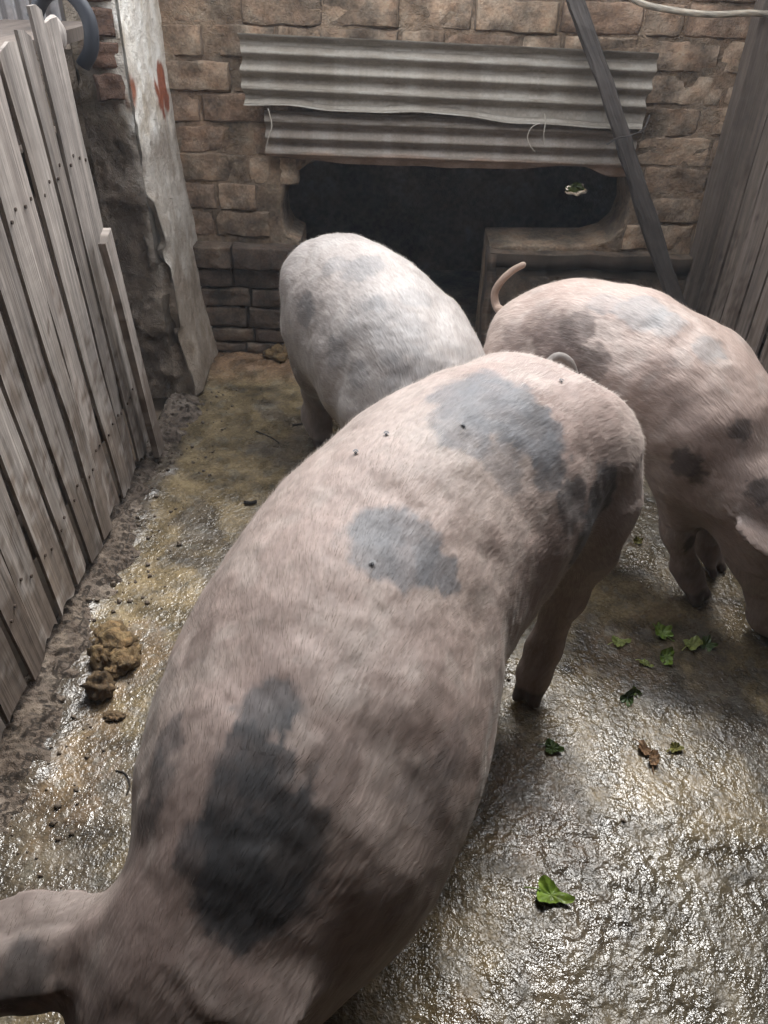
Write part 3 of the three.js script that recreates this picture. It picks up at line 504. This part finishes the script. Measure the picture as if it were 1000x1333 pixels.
    for (const [h, r, sc, str] of spots) { const d = Math.hypot(x - h.x, y - h.y, z - h.z); c = mixc(c, sc, str * (0.86 + 0.3 * n2) * sst(r * 1.13, r * 0.82, d + r * 0.3 * n1 + r * 0.45 * n2 + 0.014 * n3 + 0.009 * vn(uv[i * 2] * 28, uv[i * 2 + 1] * 120, o.seed))); }
    for (const q of o.mud || []) { const d = Math.hypot(x - q[0], (y - q[1]), z - q[2]); c = mixc(c, [.13, .095, .065], sst(0.0, 0.25, q[3] - d + 0.35 * q[3] * n2 + 0.2 * n3 * q[3]) * q[4]); }
    c = mixc(c, [c[0] * .6, c[1] * .56, c[2] * .54], 0.3 * sst(0.16, 0.4, n3 + 0.5 * n2 + 0.25 * n1));
    c = mixc(c, [.24, .185, .15], 0.16 * sst(0.1, 0.38, fbm(x * 16 + 4, y * 16, z * 16 + o.seed, 5)));
    const dirt = sst(0.22, 0.05, y + 0.14 * n1 + 0.10 * n2); c = mixc(c, [.24, .165, .13], 0.42 * dirt);
    if (y < 0.055) c = mixc(c, [.07, .05, .04], sst(0.05, 0.035, y + 0.02 * n2) * 0.8);
    col[i * 3] = c[0]; col[i * 3 + 1] = c[1]; col[i * 3 + 2] = c[2];
  }
  const g = new THREE.BufferGeometry(); g.setAttribute('position', new THREE.Float32BufferAttribute(net.pos, 3)); g.setAttribute('normal', new THREE.BufferAttribute(nor, 3)); g.setAttribute('uv', new THREE.BufferAttribute(uv, 2)); g.setAttribute('color', new THREE.BufferAttribute(col, 3)); g.setIndex(net.idx);
  const parts = [g];
  if (o.tail) { const c = new THREE.CatmullRomCurve3(o.tail.pts), q = new THREE.TubeGeometry(c, 40, 1, 10, false), p = q.attributes.position;
    for (let i = 0; i <= 40; i++) { const ctr = c.getPointAt(i / 40), rr = mix(o.tail.r[0], o.tail.r[1], i / 40); for (let k = 0; k <= 10; k++) { const w = i * 11 + k, v = V(p.getX(w), p.getY(w), p.getZ(w)).sub(ctr).multiplyScalar(rr).add(ctr); p.setXYZ(w, v.x, v.y, v.z); } }
    vcol(q, () => o.tail.col || o.skin[0]); parts.push(q);
    const cap = new THREE.SphereGeometry(o.tail.r[1], 8, 6); cap.translate(...o.tail.pts[o.tail.pts.length - 1].toArray()); vcol(cap, () => o.tail.col || o.skin[0]); parts.push(cap); }
  const body = part('body', mergeGeometries(parts), mPig, t);
  // bristles, lying back along the body
  const r = rng(o.seed * 7 + 1), ni = net.idx.length / 3, cum = new Float32Array(ni); let tot = 0; const A = V(0, 0, 0), Bv = V(0, 0, 0), Cv = V(0, 0, 0);
  const get = (v, i) => v.set(net.pos[i * 3], net.pos[i * 3 + 1], net.pos[i * 3 + 2]);
  for (let i = 0; i < ni; i++) { get(A, net.idx[i * 3]); get(Bv, net.idx[i * 3 + 1]); get(Cv, net.idx[i * 3 + 2]); const ar = Bv.sub(A).cross(Cv.sub(A)).length(); tot += A.y > 0.12 ? ar : 0; cum[i] = tot; }
  const bg = new THREE.BufferGeometry(); bg.setAttribute('position', new THREE.Float32BufferAttribute([-.5, 0, 0, .5, 0, 0, -.35, .5, .06, .35, .5, .06, 0, 1, .0], 3)); bg.setIndex([0, 1, 2, 1, 3, 2, 2, 3, 4]); bg.computeVertexNormals();
  const im = new THREE.InstancedMesh(bg, mBristle, o.hairs), M = new THREE.Matrix4(), hc = new THREE.Color();
  for (let k = 0; k < o.hairs; k++) {
    const q = r() * tot; let a = 0, b = ni - 1; while (a < b) { const m = (a + b) >> 1; if (cum[m] < q) a = m + 1; else b = m; }
    const i0 = net.idx[a * 3]; get(A, i0); get(Bv, net.idx[a * 3 + 1]); get(Cv, net.idx[a * 3 + 2]); let u = r(), v = r(); if (u + v > 1) { u = 1 - u; v = 1 - v; }
    const p = A.clone().addScaledVector(Bv.clone().sub(A), u).addScaledVector(Cv.clone().sub(A), v), nn = V(nor[i0 * 3], nor[i0 * 3 + 1], nor[i0 * 3 + 2]);
    const bd = backDir[i0], dir = V(-bd.x, -bd.y, -bd.z); dir.y -= 0.35; if (bd.y === -1) dir.set(0, -1, 0); dir.addScaledVector(nn, -dir.dot(nn)).normalize(); dir.addScaledVector(nn, 0.22 + 0.3 * r()); dir.x += (r() - .5) * .35; dir.y += (r() - .5) * .35; dir.z += (r() - .5) * .35; dir.normalize();
    const sd = dir.clone().cross(nn).normalize(), f = sd.clone().cross(dir).normalize(), len = (0.008 + 0.011 * r()) * (A.y < 0.3 ? 0.6 : 1), wd = 0.0003 + 0.0002 * r(); { const w = 0.35 + 0.3 * r(); hc.setRGB(mix(col[i0 * 3], .70, w * .8), mix(col[i0 * 3 + 1], .63, w * .8), mix(col[i0 * 3 + 2], .55, w * .8)); if (col[i0 * 3] < 0.24) hc.setRGB(mix(col[i0 * 3], .5, w * .55), mix(col[i0 * 3 + 1], .48, w * .55), mix(col[i0 * 3 + 2], .46, w * .55)); im.setColorAt(k, hc); }
    M.makeBasis(sd.multiplyScalar(wd), dir.multiplyScalar(len), f.multiplyScalar(len)); M.setPosition(p.addScaledVector(nn, -0.001)); im.setMatrixAt(k, M);
  }
  im.name = 'bristles'; im.castShadow = im.receiveShadow = true; im.userData = { kind: 'stuff' }; t.add(im);
  hits[o.name] = march;
  return t;
}
// a hind or front leg as tapered bones ending in a cloven hoof
function legPrims(pts, rad, fwd) {
  const P = []; for (let i = 0; i < pts.length - 1; i++) P.push(cone(pts[i], pts[i + 1], rad[i], rad[i + 1]));
  const f = pts[pts.length - 1], s = V(0, 1, 0).cross(fwd).normalize();
  for (const q of [-1, 1]) {
    const a = f.clone().addScaledVector(s, q * 0.017), b = a.clone().addScaledVector(fwd, 0.042).addScaledVector(s, q * 0.006); b.y = 0.018; P.push(cone(a.setY(Math.max(0.045, a.y)), b, 0.022, 0.015));
    const d = f.clone().addScaledVector(fwd, -0.03).addScaledVector(s, q * 0.02); P.push(cone(V(d.x, f.y + 0.045, d.z), V(d.x - fwd.x * 0.012, f.y + 0.012, d.z - fwd.z * 0.012), 0.012, 0.007));
  }
  return P;
}
const flat = (c, dir, nrm, len, wid, th) => { const ay = dir.clone().normalize(), az = nrm.clone().addScaledVector(ay, -nrm.dot(ay)).normalize(), ax = ay.clone().cross(az); return ell(c, ax, ay, az, [wid, len, th]); };
const L = (prims, k, join) => ({ prims, k, join });
const fd1 = V(-.45, 0, .89), fd2 = V(.5, 0, .86).normalize(), fd3 = V(.7, 0, .7).normalize();
const GREY = [.165, .166, .178], SLATE = [.082, .083, .088], BROWN = [.10, .068, .056], PALEG = [.27, .27, .28];
pig({
  name: 'near', label: 'largest pig, pale with round grey patches along its back, head lowered out of view', seed: 3, build: 1, cell: 0.0068, len: 1.4, hairs: 70000,
  skin: [[.40, .303, .268], [.475, .39, .35], [.54, .465, .42]], spotCols: [GREY, SLATE, PALEG, BROWN],
  ridge: [[.395, .57, -1.485, .10, .10], [.335, .745, -1.415, .18, .175], [.205, .81, -1.265, .222, .23], [.05, .815, -1.07, .226, .245], [-.045, .79, -.87, .232, .25], [-.085, .755, -.69, .228, .25], [-.13, .71, -.52, .2, .235], [-.175, .645, -.425, .148, .19], [-.21, .585, -.365, .108, .15]],
  limbs: [
    L(legPrims([V(.385, .575, -1.365), V(.415, .485, -1.335), V(.425, .39, -1.30), V(.415, .265, -1.285), V(.385, .13, -1.25), V(.365, .075, -1.22)], [.155, .122, .076, .044, .034, .035], fd1), .04, .05),
    L(legPrims([V(.22, .50, -1.36), V(.235, .37, -1.36), V(.27, .245, -1.43), V(.285, .12, -1.43), V(.28, .075, -1.42)], [.145, .10, .046, .034, .034], fd1), .035, .05),
    L(legPrims([V(-.085, .44, -.57), V(-.08, .32, -.58), V(-.075, .18, -.585), V(-.075, .075, -.575)], [.10, .07, .042, .034], fd1), .03, .07),
    L(legPrims([V(-.175, .44, -.63), V(-.20, .32, -.66), V(-.21, .18, -.66), V(-.21, .075, -.655)], [.105, .07, .042, .034], fd1), .03, .07),
    L([cone(V(-.215, .46, -.35), V(-.255, .36, -.27), .11, .09), cone(V(-.255, .36, -.27), V(-.295, .20, -.16), .085, .058), cone(V(-.295, .20, -.16), V(-.305, .17, -.135), .06, .058)], .04, .09),
    L([cone(V(-.22, .50, -.37), V(-.30, .522, -.40), .055, .024), flat(V(-.385, .512, -.402), V(-.92, -.16, .06), V(.1, .9, .22), .108, .056, .0105), flat(V(-.40, .488, -.368), V(-.92, -.2, .1), V(.1, .75, .65), .095, .034, .0105)], .035, .026),
    L([cone(V(-.20, .51, -.35), V(-.165, .55, -.348), .04, .018), flat(V(-.118, .572, -.338), V(.75, -.35, .4), V(.3, .9, .2), .05, .034, .0095)], .015, .02),
  ],
  folds: [[V(-.06, .62, -.52), .3, .0010, V(.5, 0, -.86), 60]],
  spots: [[640, 525, 78, 0], [600, 560, 55, 0, .85], [690, 560, 58, 0], [718, 605, 38, 0, .9], [655, 600, 45, 0, .6], [520, 712, 62, 0], [572, 742, 36, 0], [488, 690, 30, 0, .8], [352, 925, 44, 1], [322, 985, 40, 1, .9], [356, 1005, 44, 1, .85], [330, 1085, 78, 1], [335, 1145, 82, 1], [385, 1095, 58, 1], [268, 1110, 48, 1, .8], [300, 1190, 45, 1, .8], [214, 965, 36, 1, .75], [203, 1012, 32, 1, .75], [190, 1068, 30, 1, .7], [258, 840, 34, 3, .5], [560, 1030, 55, 1, .4], [590, 980, 40, 1, .35], [440, 1000, 42, 3, .45], [500, 960, 40, 3, .35], [785, 650, 48, 1], [765, 700, 42, 1, .9], [745, 655, 38, 1, .8], [725, 690, 25, 3, .6], [30, 1275, 45, 1, .75], [85, 1265, 28, 3, .5]],
  tail: { pts: [V(.355, .64, -1.53), V(.355, .69, -1.565), V(.375, .708, -1.575), V(.40, .70, -1.57), V(.42, .66, -1.56), V(.42, .60, -1.55), V(.41, .54, -1.54)], r: [.013, .006], col: [.30, .265, .24] },
});
pig({
  name: 'far', label: 'pale whitish-grey pig standing with its rump towards the dark opening', seed: 9, build: 0.84, cell: 0.009, len: 1.2, hairs: 26000,
  skin: [[.37, .325, .30], [.44, .40, .375], [.50, .465, .44]], spotCols: [[.19, .19, .195], [.14, .137, .14], [.26, .255, .255], BROWN],
  ridge: [[-.285, .52, -2.43, .10, .10], [-.225, .675, -2.38, .15, .16], [-.14, .73, -2.27, .185, .21], [-.04, .735, -2.09, .197, .23], [.045, .705, -1.93, .2, .23], [.105, .65, -1.79, .185, .20], [.135, .56, -1.69, .15, .17]],
  limbs: [
    L(legPrims([V(-.205, .44, -2.27), V(-.205, .34, -2.24), V(-.24, .22, -2.31), V(-.24, .12, -2.325), V(-.24, .075, -2.32)], [.13, .095, .045, .034, .034], fd2), .035, .045),
    L(legPrims([V(-.12, .44, -2.38), V(-.06, .34, -2.36), V(-.09, .22, -2.43), V(-.06, .12, -2.42), V(-.06, .075, -2.40)], [.135, .10, .045, .034, .034], fd2), .035, .045),
    L(legPrims([V(0, .42, -1.78), V(-.01, .28, -1.76), V(-.01, .17, -1.77), V(-.01, .075, -1.75)], [.11, .068, .04, .033], fd2), .03, .07),
    L(legPrims([V(.17, .42, -1.88), V(.18, .28, -1.86), V(.18, .17, -1.87), V(.18, .075, -1.85)], [.11, .068, .04, .033], fd2), .03, .07),
    L([cone(V(.12, .42, -1.67), V(.09, .30, -1.57), .12, .092), cone(V(.09, .30, -1.57), V(.06, .15, -1.51), .08, .055)], .04, .08),
    L([flat(V(.02, .40, -1.56), V(-.7, -.5, .4), V(-.2, .3, .9), .08, .06, .012)], .01, .03),
    L([flat(V(.19, .40, -1.63), V(.7, -.5, .2), V(.2, .3, .9), .08, .06, .012)], .01, .03),
  ],
  spots: [[472, 348, 28, 0, .7], [430, 345, 17, 0, .55], [398, 405, 22, 1, .7], [440, 455, 24, 1, .6], [490, 395, 15, 0, .5], [465, 485, 24, 1, .5], [540, 385, 22, 2, .6], [520, 440, 40, 2, .5], [480, 410, 40, 2, .4], [400, 500, 30, 3, .4], [540, 500, 50, 2, .6]],
  mud: [[-.30, .32, -2.2, .2, .55], [-.12, .3, -1.95, .2, .5]],
  tail: { pts: [V(-.275, .58, -2.44), V(-.315, .60, -2.46), V(-.345, .55, -2.455), V(-.345, .47, -2.44), V(-.335, .40, -2.43)], r: [.015, .008] },
});
pig({
  name: 'right', label: 'pinkish pig with brown-grey blotches beside the plank partition, snout to the floor and tail raised', seed: 15, build: 0.8, cell: 0.009, len: 1.2, hairs: 34000,
  skin: [[.41, .305, .26], [.48, .385, .335], [.54, .465, .42]], spotCols: [[.15, .10, .085], [.055, .045, .042], [.27, .265, .265], BROWN],
  ridge: [[.315, .47, -2.13, .10, .10], [.36, .60, -2.125, .145, .15], [.44, .685, -2.06, .18, .195], [.55, .73, -1.96, .192, .195], [.67, .73, -1.82, .195, .19], [.785, .685, -1.68, .185, .175], [.865, .605, -1.585, .155, .155], [.915, .50, -1.535, .125, .135]],
  limbs: [
    L(legPrims([V(.36, .42, -1.98), V(.38, .32, -1.95), V(.33, .22, -2.0), V(.34, .12, -1.97), V(.35, .075, -1.95)], [.13, .095, .045, .034, .034], fd3), .035, .045),
    L(legPrims([V(.50, .42, -2.1), V(.53, .32, -2.08), V(.48, .22, -2.14), V(.50, .12, -2.12), V(.51, .075, -2.10)], [.13, .095, .045, .034, .034], fd3), .035, .045),
    L(legPrims([V(.735, .50, -1.60), V(.735, .38, -1.59), V(.768, .22, -1.59), V(.815, .11, -1.582), V(.84, .07, -1.585)], [.085, .064, .040, .030, .034], fd3), .03, .06),
    L(legPrims([V(.85, .46, -1.70), V(.865, .32, -1.68), V(.89, .19, -1.68), V(.925, .075, -1.70)], [.085, .056, .036, .031], fd3), .03, .06),
    L([cone(V(.905, .39, -1.505), V(.945, .27, -1.47), .12, .105), cone(V(.945, .27, -1.47), V(1.005, .11, -1.44), .092, .06), cone(V(1.005, .11, -1.44), V(1.01, .075, -1.437), .062, .06)], .04, .08),
    L([cone(V(.88, .37, -1.45), V(.862, .372, -1.40), .03, .014), flat(V(.878, .366, -1.368), V(.88, -.3, .35), V(-.2, .9, .35), .085, .038, .0095)], .015, .016),
    L([flat(V(1.05, .34, -1.55), V(.8, -.5, .1), V(.1, .4, .9), .075, .055, .012)], .01, .03),
  ],
  folds: [[V(.72, .55, -1.62), .24, .0016, V(.7, .1, .7), 75]],
  spots: [[720, 440, 38, 0, .8], [752, 425, 32, 3, .8], [700, 418, 28, 0, .5], [735, 478, 32, 0, .8], [770, 470, 26, 3, .8], [670, 440, 26, 0, .5], [840, 405, 34, 2, .8], [868, 418, 24, 2, .7], [785, 395, 20, 2, .5], [925, 455, 22, 2, .7], [875, 472, 12, 0, .6], [968, 560, 13, 1, .9], [890, 605, 21, 1, .9], [906, 622, 13, 1, .8], [992, 640, 18, 1, .9], [900, 708, 13, 1, .9], [915, 690, 10, 1, .7]],
  mud: [[.84, .15, -1.58, .1, .6], [1.02, .1, -1.42, .12, .7]],
  tail: { pts: [V(.345, .555, -2.20), V(.325, .55, -2.245), V(.315, .585, -2.26), V(.33, .63, -2.25), V(.36, .665, -2.245), V(.385, .685, -2.235)], r: [.014, .009], col: [.50, .36, .28] },
});

// ------------------------------------------------------------------ droppings, crumbs, leaves, twigs, flies
function lump(r, sx, sy, sz, seed, rough = 0.5) { const g = smooth(new THREE.IcosahedronGeometry(1, 5)); displace(g, (v) => { const k = 1 + rough * fbm(v.x * 2.2 + seed, v.y * 2.2, v.z * 2.2, 4) * 1.3 + 0.3 * fbm(v.x * 7 + seed, v.y * 8, v.z * 8, 3); v.set(v.x * sx * k * r, v.y * sy * k * r, v.z * sz * k * r); }); g.computeVertexNormals(); return uvBox(g, 1, seed, seed); }
function dungPile(label, list) {
  const [x0, z0] = list[0], t = thing('dung_pile', label, 'dung', null);
  for (const [x, z, r, sy, mi, s] of list) { const m = part('clump', lump(r, 1, sy, 0.95, s), mDung[mi], t); m.position.set(x, floorY(x, z) + r * sy * 0.55, z); }
}
const F = (px, py) => { const p = onY(px, py, 0.01); return [p.x, p.z]; };
{
  const P = (px, py, r, sy, mi, s) => [...F(px, py), r, sy, mi, s];
  dungPile('heap of yellow-brown dung clumps on the mud near the plank gate', [P(150, 845, .045, .85, 0, 1), P(135, 858, .034, .9, 0, 2), P(163, 862, .036, .8, 0, 3), P(145, 828, .035, .8, 0, 4), P(168, 845, .03, .6, 0, 5), P(150, 872, .022, .7, 0, 6)]);
  dungPile('single upright dung clump beside the larger heap', [P(131, 897, .033, 1.15, 1, 7)]);
  dungPile('small flat dark dung crumb lying in the slurry', [P(146, 929, .014, .6, 1, 8), P(155, 930, .012, .6, 1, 9), P(140, 927, .010, .6, 1, 10)]);
  dungPile('small crumbly dung heap at the foot of the low block wall', [P(362, 464, .036, .8, 0, 11), P(372, 462, .032, .8, 0, 12), P(353, 466, .028, .8, 0, 13), P(366, 470, .03, .6, 0, 14), P(380, 466, .025, .7, 0, 15)]);
}
{
  const r = rng(97), g = lump(1, 1, .75, .9, 3, .5), im = new THREE.InstancedMesh(smooth(g.clone()), mCrumb, 450), M = new THREE.Matrix4(), q = new THREE.Quaternion(); uvBox(im.geometry);
  const lowg = smooth(new THREE.IcosahedronGeometry(1, 1)); displace(lowg, (v) => { v.multiplyScalar(1 + 0.7 * vn(v.x * 2, v.y * 2, v.z * 2)); }); lowg.computeVertexNormals(); uvBox(lowg); im.geometry = lowg;
  for (let i = 0; i < 450; i++) {
    const nearBank = r() < 0.9; let x, z; if (nearBank) { z = -2.7 + r() * 2.3; x = GX + 0.01 + Math.pow(r(), 2) * 0.2; } else { x = -0.7 + r() * 1.85; z = -3.0 + r() * 2.7; }
    const s = (nearBank ? 0.002 : 0.0015) + Math.pow(r(), 4) * (nearBank ? 0.007 : 0.004); q.setFromEuler(new THREE.Euler(r() * 6, r() * 6, r() * 6)); M.compose(V(x, floorY(x, z) + s * 0.3, z), q, V(s, s * 0.8, s)); im.setMatrixAt(i, M);
  }
  im.name = 'mud_crumbs'; im.userData = { kind: 'stuff', label: 'crumbs of dried mud and dung scattered along the gate foot', category: 'crumbs' }; im.castShadow = im.receiveShadow = true; scene.add(im);
}
{
  const x0 = GX - 0.035, x1 = GX + 0.15, z0 = -2.62, z1 = -0.35, nx = 50, nz = 560, g = new THREE.PlaneGeometry(x1 - x0, z1 - z0, nx, nz); g.rotateX(-Math.PI / 2); g.translate((x0 + x1) / 2, 0, (z0 + z1) / 2);
  displace(g, (v) => { const w = GX + 0.065 + 0.035 * vn(v.z * 4.2, 1, 7) + 0.018 * vn(v.z * 15, 3, 7), k = sst(w + 0.035, w - 0.045, v.x + 0.02 * vn(v.x * 40, v.z * 40, 3)); v.y = floorY(v.x, v.z) - 0.012 + k * (0.014 + 0.012 * k + 0.018 * fbm(v.x * 22, v.z * 22, 6, 4) + 0.016 * Math.abs(fbm(v.x * 55, v.z * 55, 1, 3)) + 0.006 * fbm(v.x * 120, v.z * 120, 1, 2)); });
  g.computeVertexNormals(); uvBox(g); vcol(g, (x, y, z) => { const n = fbm(x * 30, y * 30, z * 30, 4); return mixc(mixc([.13, .10, .078], [.21, .17, .135], sst(-.1, .25, n)), [.085, .066, .05], sst(0.1, 0.3, fbm(x * 80, y * 80, z * 80, 2))); });
  structure('mud_bank', g, std({ vertexColors: true, map: rep(tFine, 3, 3), bumpMap: rep(tRough, 7, 7), bumpScale: 0.008, roughness: 0.85 }), 'dark trampled dirt banked up along the foot of the plank gate');
}
const leafMats = { green: std({ color: lin(.26, .42, .06), roughness: 0.45, map: rep(tClay, 4, 4) }), pale: std({ color: lin(.46, .56, .16), roughness: 0.5, map: rep(tClay, 4, 4) }), dark: std({ color: lin(.10, .19, .035), roughness: 0.4, map: rep(tClay, 4, 4) }), brown: std({ color: lin(.34, .21, .11), roughness: 0.7, map: rep(tClay, 4, 4) }), olive: std({ color: lin(.36, .36, .10), roughness: 0.5, map: rep(tClay, 4, 4) }) };
function leafGeo(len, wid, seed, curl = 0.3, lobes = 5) {
  const s = new THREE.Shape(), n = 48; for (let i = 0; i <= n; i++) { const a = i / n * Math.PI * 2, x = Math.cos(a), k = 1 + 0.16 * Math.sin(a * lobes + seed) + 0.12 * vn(a * 2.5, seed, 1); const px = len * 0.5 * x * (1 + 0.1 * Math.cos(a)) * k, py = wid * 0.5 * Math.sin(a) * k * (1 - 0.25 * x); i ? s.lineTo(px, py) : s.moveTo(px, py); }
  const nseg = 14, g = new THREE.BufferGeometry(), pos = [], idx = [], pts = s.getPoints(1), rings = 6;
  for (let k = 0; k <= rings; k++) for (const p of pts) { const f = k / rings, x = p.x * f, z = p.y * f; const y = curl * ((x * x) / len + (z * z) * 1.6 / wid) + 0.004 * vn(x * 90 + seed, z * 90, 3) + 0.0025 * Math.cos(Math.atan2(z, x) * 9 + seed) * f; pos.push(x, y + 0.0012 * 0, z); }
  const m = pts.length; for (let k = 0; k < rings; k++) for (let i = 0; i < m - 1; i++) { const a = k * m + i; idx.push(a, a + m, a + 1, a + 1, a + m, a + m + 1); }
  g.setAttribute('position', new THREE.Float32BufferAttribute(pos, 3)); g.setIndex(idx); g.computeVertexNormals(); return uvBox(g, 1, seed, seed * 0.5);
}
function leaf(px, py, len, wid, mat, rot, label, seed, curl = .35, lobes = 5, tilt = 0.12) {
  const t = thing('leaf', label, 'leaf'); const [x, z] = F(px, py); len *= 1.2; wid *= 1.2; part('blade', leafGeo(len, wid, seed, curl, lobes), leafMats[mat], t);
  part('stalk', tube([V(-len * .3, .003, 0), V(-len * .55, .004, .002), V(-len * .75, .002, .006)], 0.0013, 8, 5), leafMats[mat], t);
  t.position.set(x, floorY(x, z) + 0.005, z); t.rotation.set(tilt, rot, tilt * 0.6);
}
leaf(718, 1164, .056, .034, 'green', -0.35, 'bright green lobed leaf lying alone on the wet mud, the largest one', 1.7, .45, 3);
leaf(808, 834, .038, .024, 'pale', .1, 'pale yellow-green oval leaf lying flat beside the cluster of leaves', 2, .2, 3);
leaf(868, 854, .036, .030, 'green', .8, 'glossy bright green curled leaf in the middle of the leaf cluster', 3, .8, 2, .35);
leaf(862, 822, .042, .036, 'green', 2.2, 'deep green ruffled leaf at the edge of the shadow of the blotched pig', 4, .5, 6);
leaf(902, 838, .042, .030, 'pale', 0.4, 'pale green leaf next to a crumpled leaf in the leaf cluster', 5, .4, 4);
leaf(920, 838, .034, .03, 'dark', 1.4, 'dark crumpled leaf in the leaf cluster by the head of the blotched pig', 6, .6, 5, .3);
leaf(841, 862, .028, .014, 'pale', -.6, 'narrow pale green leaf scrap on the mud below the leaf cluster', 7, .3, 3);
leaf(818, 905, .036, .022, 'dark', .9, 'small dark green sprig leaf standing up from the mud', 8, .9, 3, .5);
leaf(828, 898, .026, .014, 'green', 2.3, 'thin green leaflet crossing the dark sprig leaf', 14, .8, 2, .5);
leaf(720, 972, .034, .026, 'dark', -.4, 'dark olive leaf on the shiny mud beside the hind foot of the largest pig', 9, .3, 3);
leaf(840, 972, .036, .018, 'brown', -1.1, 'brown withered leaf with a pale edge on the shiny mud', 10, .5, 3);
leaf(852, 985, .04, .016, 'brown', 1.2, 'brown curled leaf crossing the withered leaf', 11, .7, 2);
leaf(881, 971, .028, .018, 'olive', .2, 'small olive-yellow leaf beside the withered brown leaves', 12, .4, 3);
leaf(831, 704, .024, .02, 'olive', .5, 'yellowish crumpled leaf on the mud under the belly of the blotched pig', 13, .6, 4, .3);
function twig(label, pts, r) { const P = pts.map(([px, py]) => { const [x, z] = F(px, py); return V(x, floorY(x, z) + r * 1.2, z); }); solo('twig', tube(P, r, 16, 6), charWood, label, 'twig'); }
twig('thin dark straw lying on the slurry near the foot of the pale pig', [[333, 559], [345, 564], [356, 569], [364, 575]], .0022);
twig('short dark twig on the mud ahead of the thin dark straw', [[318, 654], [326, 655], [334, 653]], .006);
twig('dark twig on the mud close to the hind foot of the pale pig', [[381, 551], [393, 549], [404, 547]], .004);
twig('bent brown straw in the slurry beside the largest pig', [[150, 1000], [162, 1004], [168, 1018], [164, 1030]], .0018);
function fly(px, py, label) {
  const p = hits.near(px, py); if (!p) return; const t = thing('fly', label, 'fly', null);
  const b = new THREE.SphereGeometry(0.0021, 8, 6); b.scale(1, .7, 1.7); part('body', b, mRubber, t);
  for (const s of [-1, 1]) { const w = new THREE.CircleGeometry(0.0028, 8); w.rotateX(-Math.PI / 2); w.scale(.6, 1, 1.6); w.rotateY(s * .45); w.translate(s * .0022, .002, -.003); part('wing', w, mFlyWing, t); }
  t.position.copy(p).addScaledVector(V(0, 1, 0), 0.0012);
}
fly(604, 555, 'black fly sitting on the grey rump patch of the largest pig');
fly(485, 735, 'black fly sitting on the round grey patch on the back of the largest pig');
fly(463, 590, 'black fly sitting on the pale skin near the back edge of the largest pig');
fly(503, 566, 'black fly sitting between two grey patches high on the back of the largest pig');
fly(731, 497, 'black fly sitting above the tail of the largest pig');

scene.fog = new THREE.FogExp2(0xdce6f2, 0.008);

renderer.render(scene, camera);
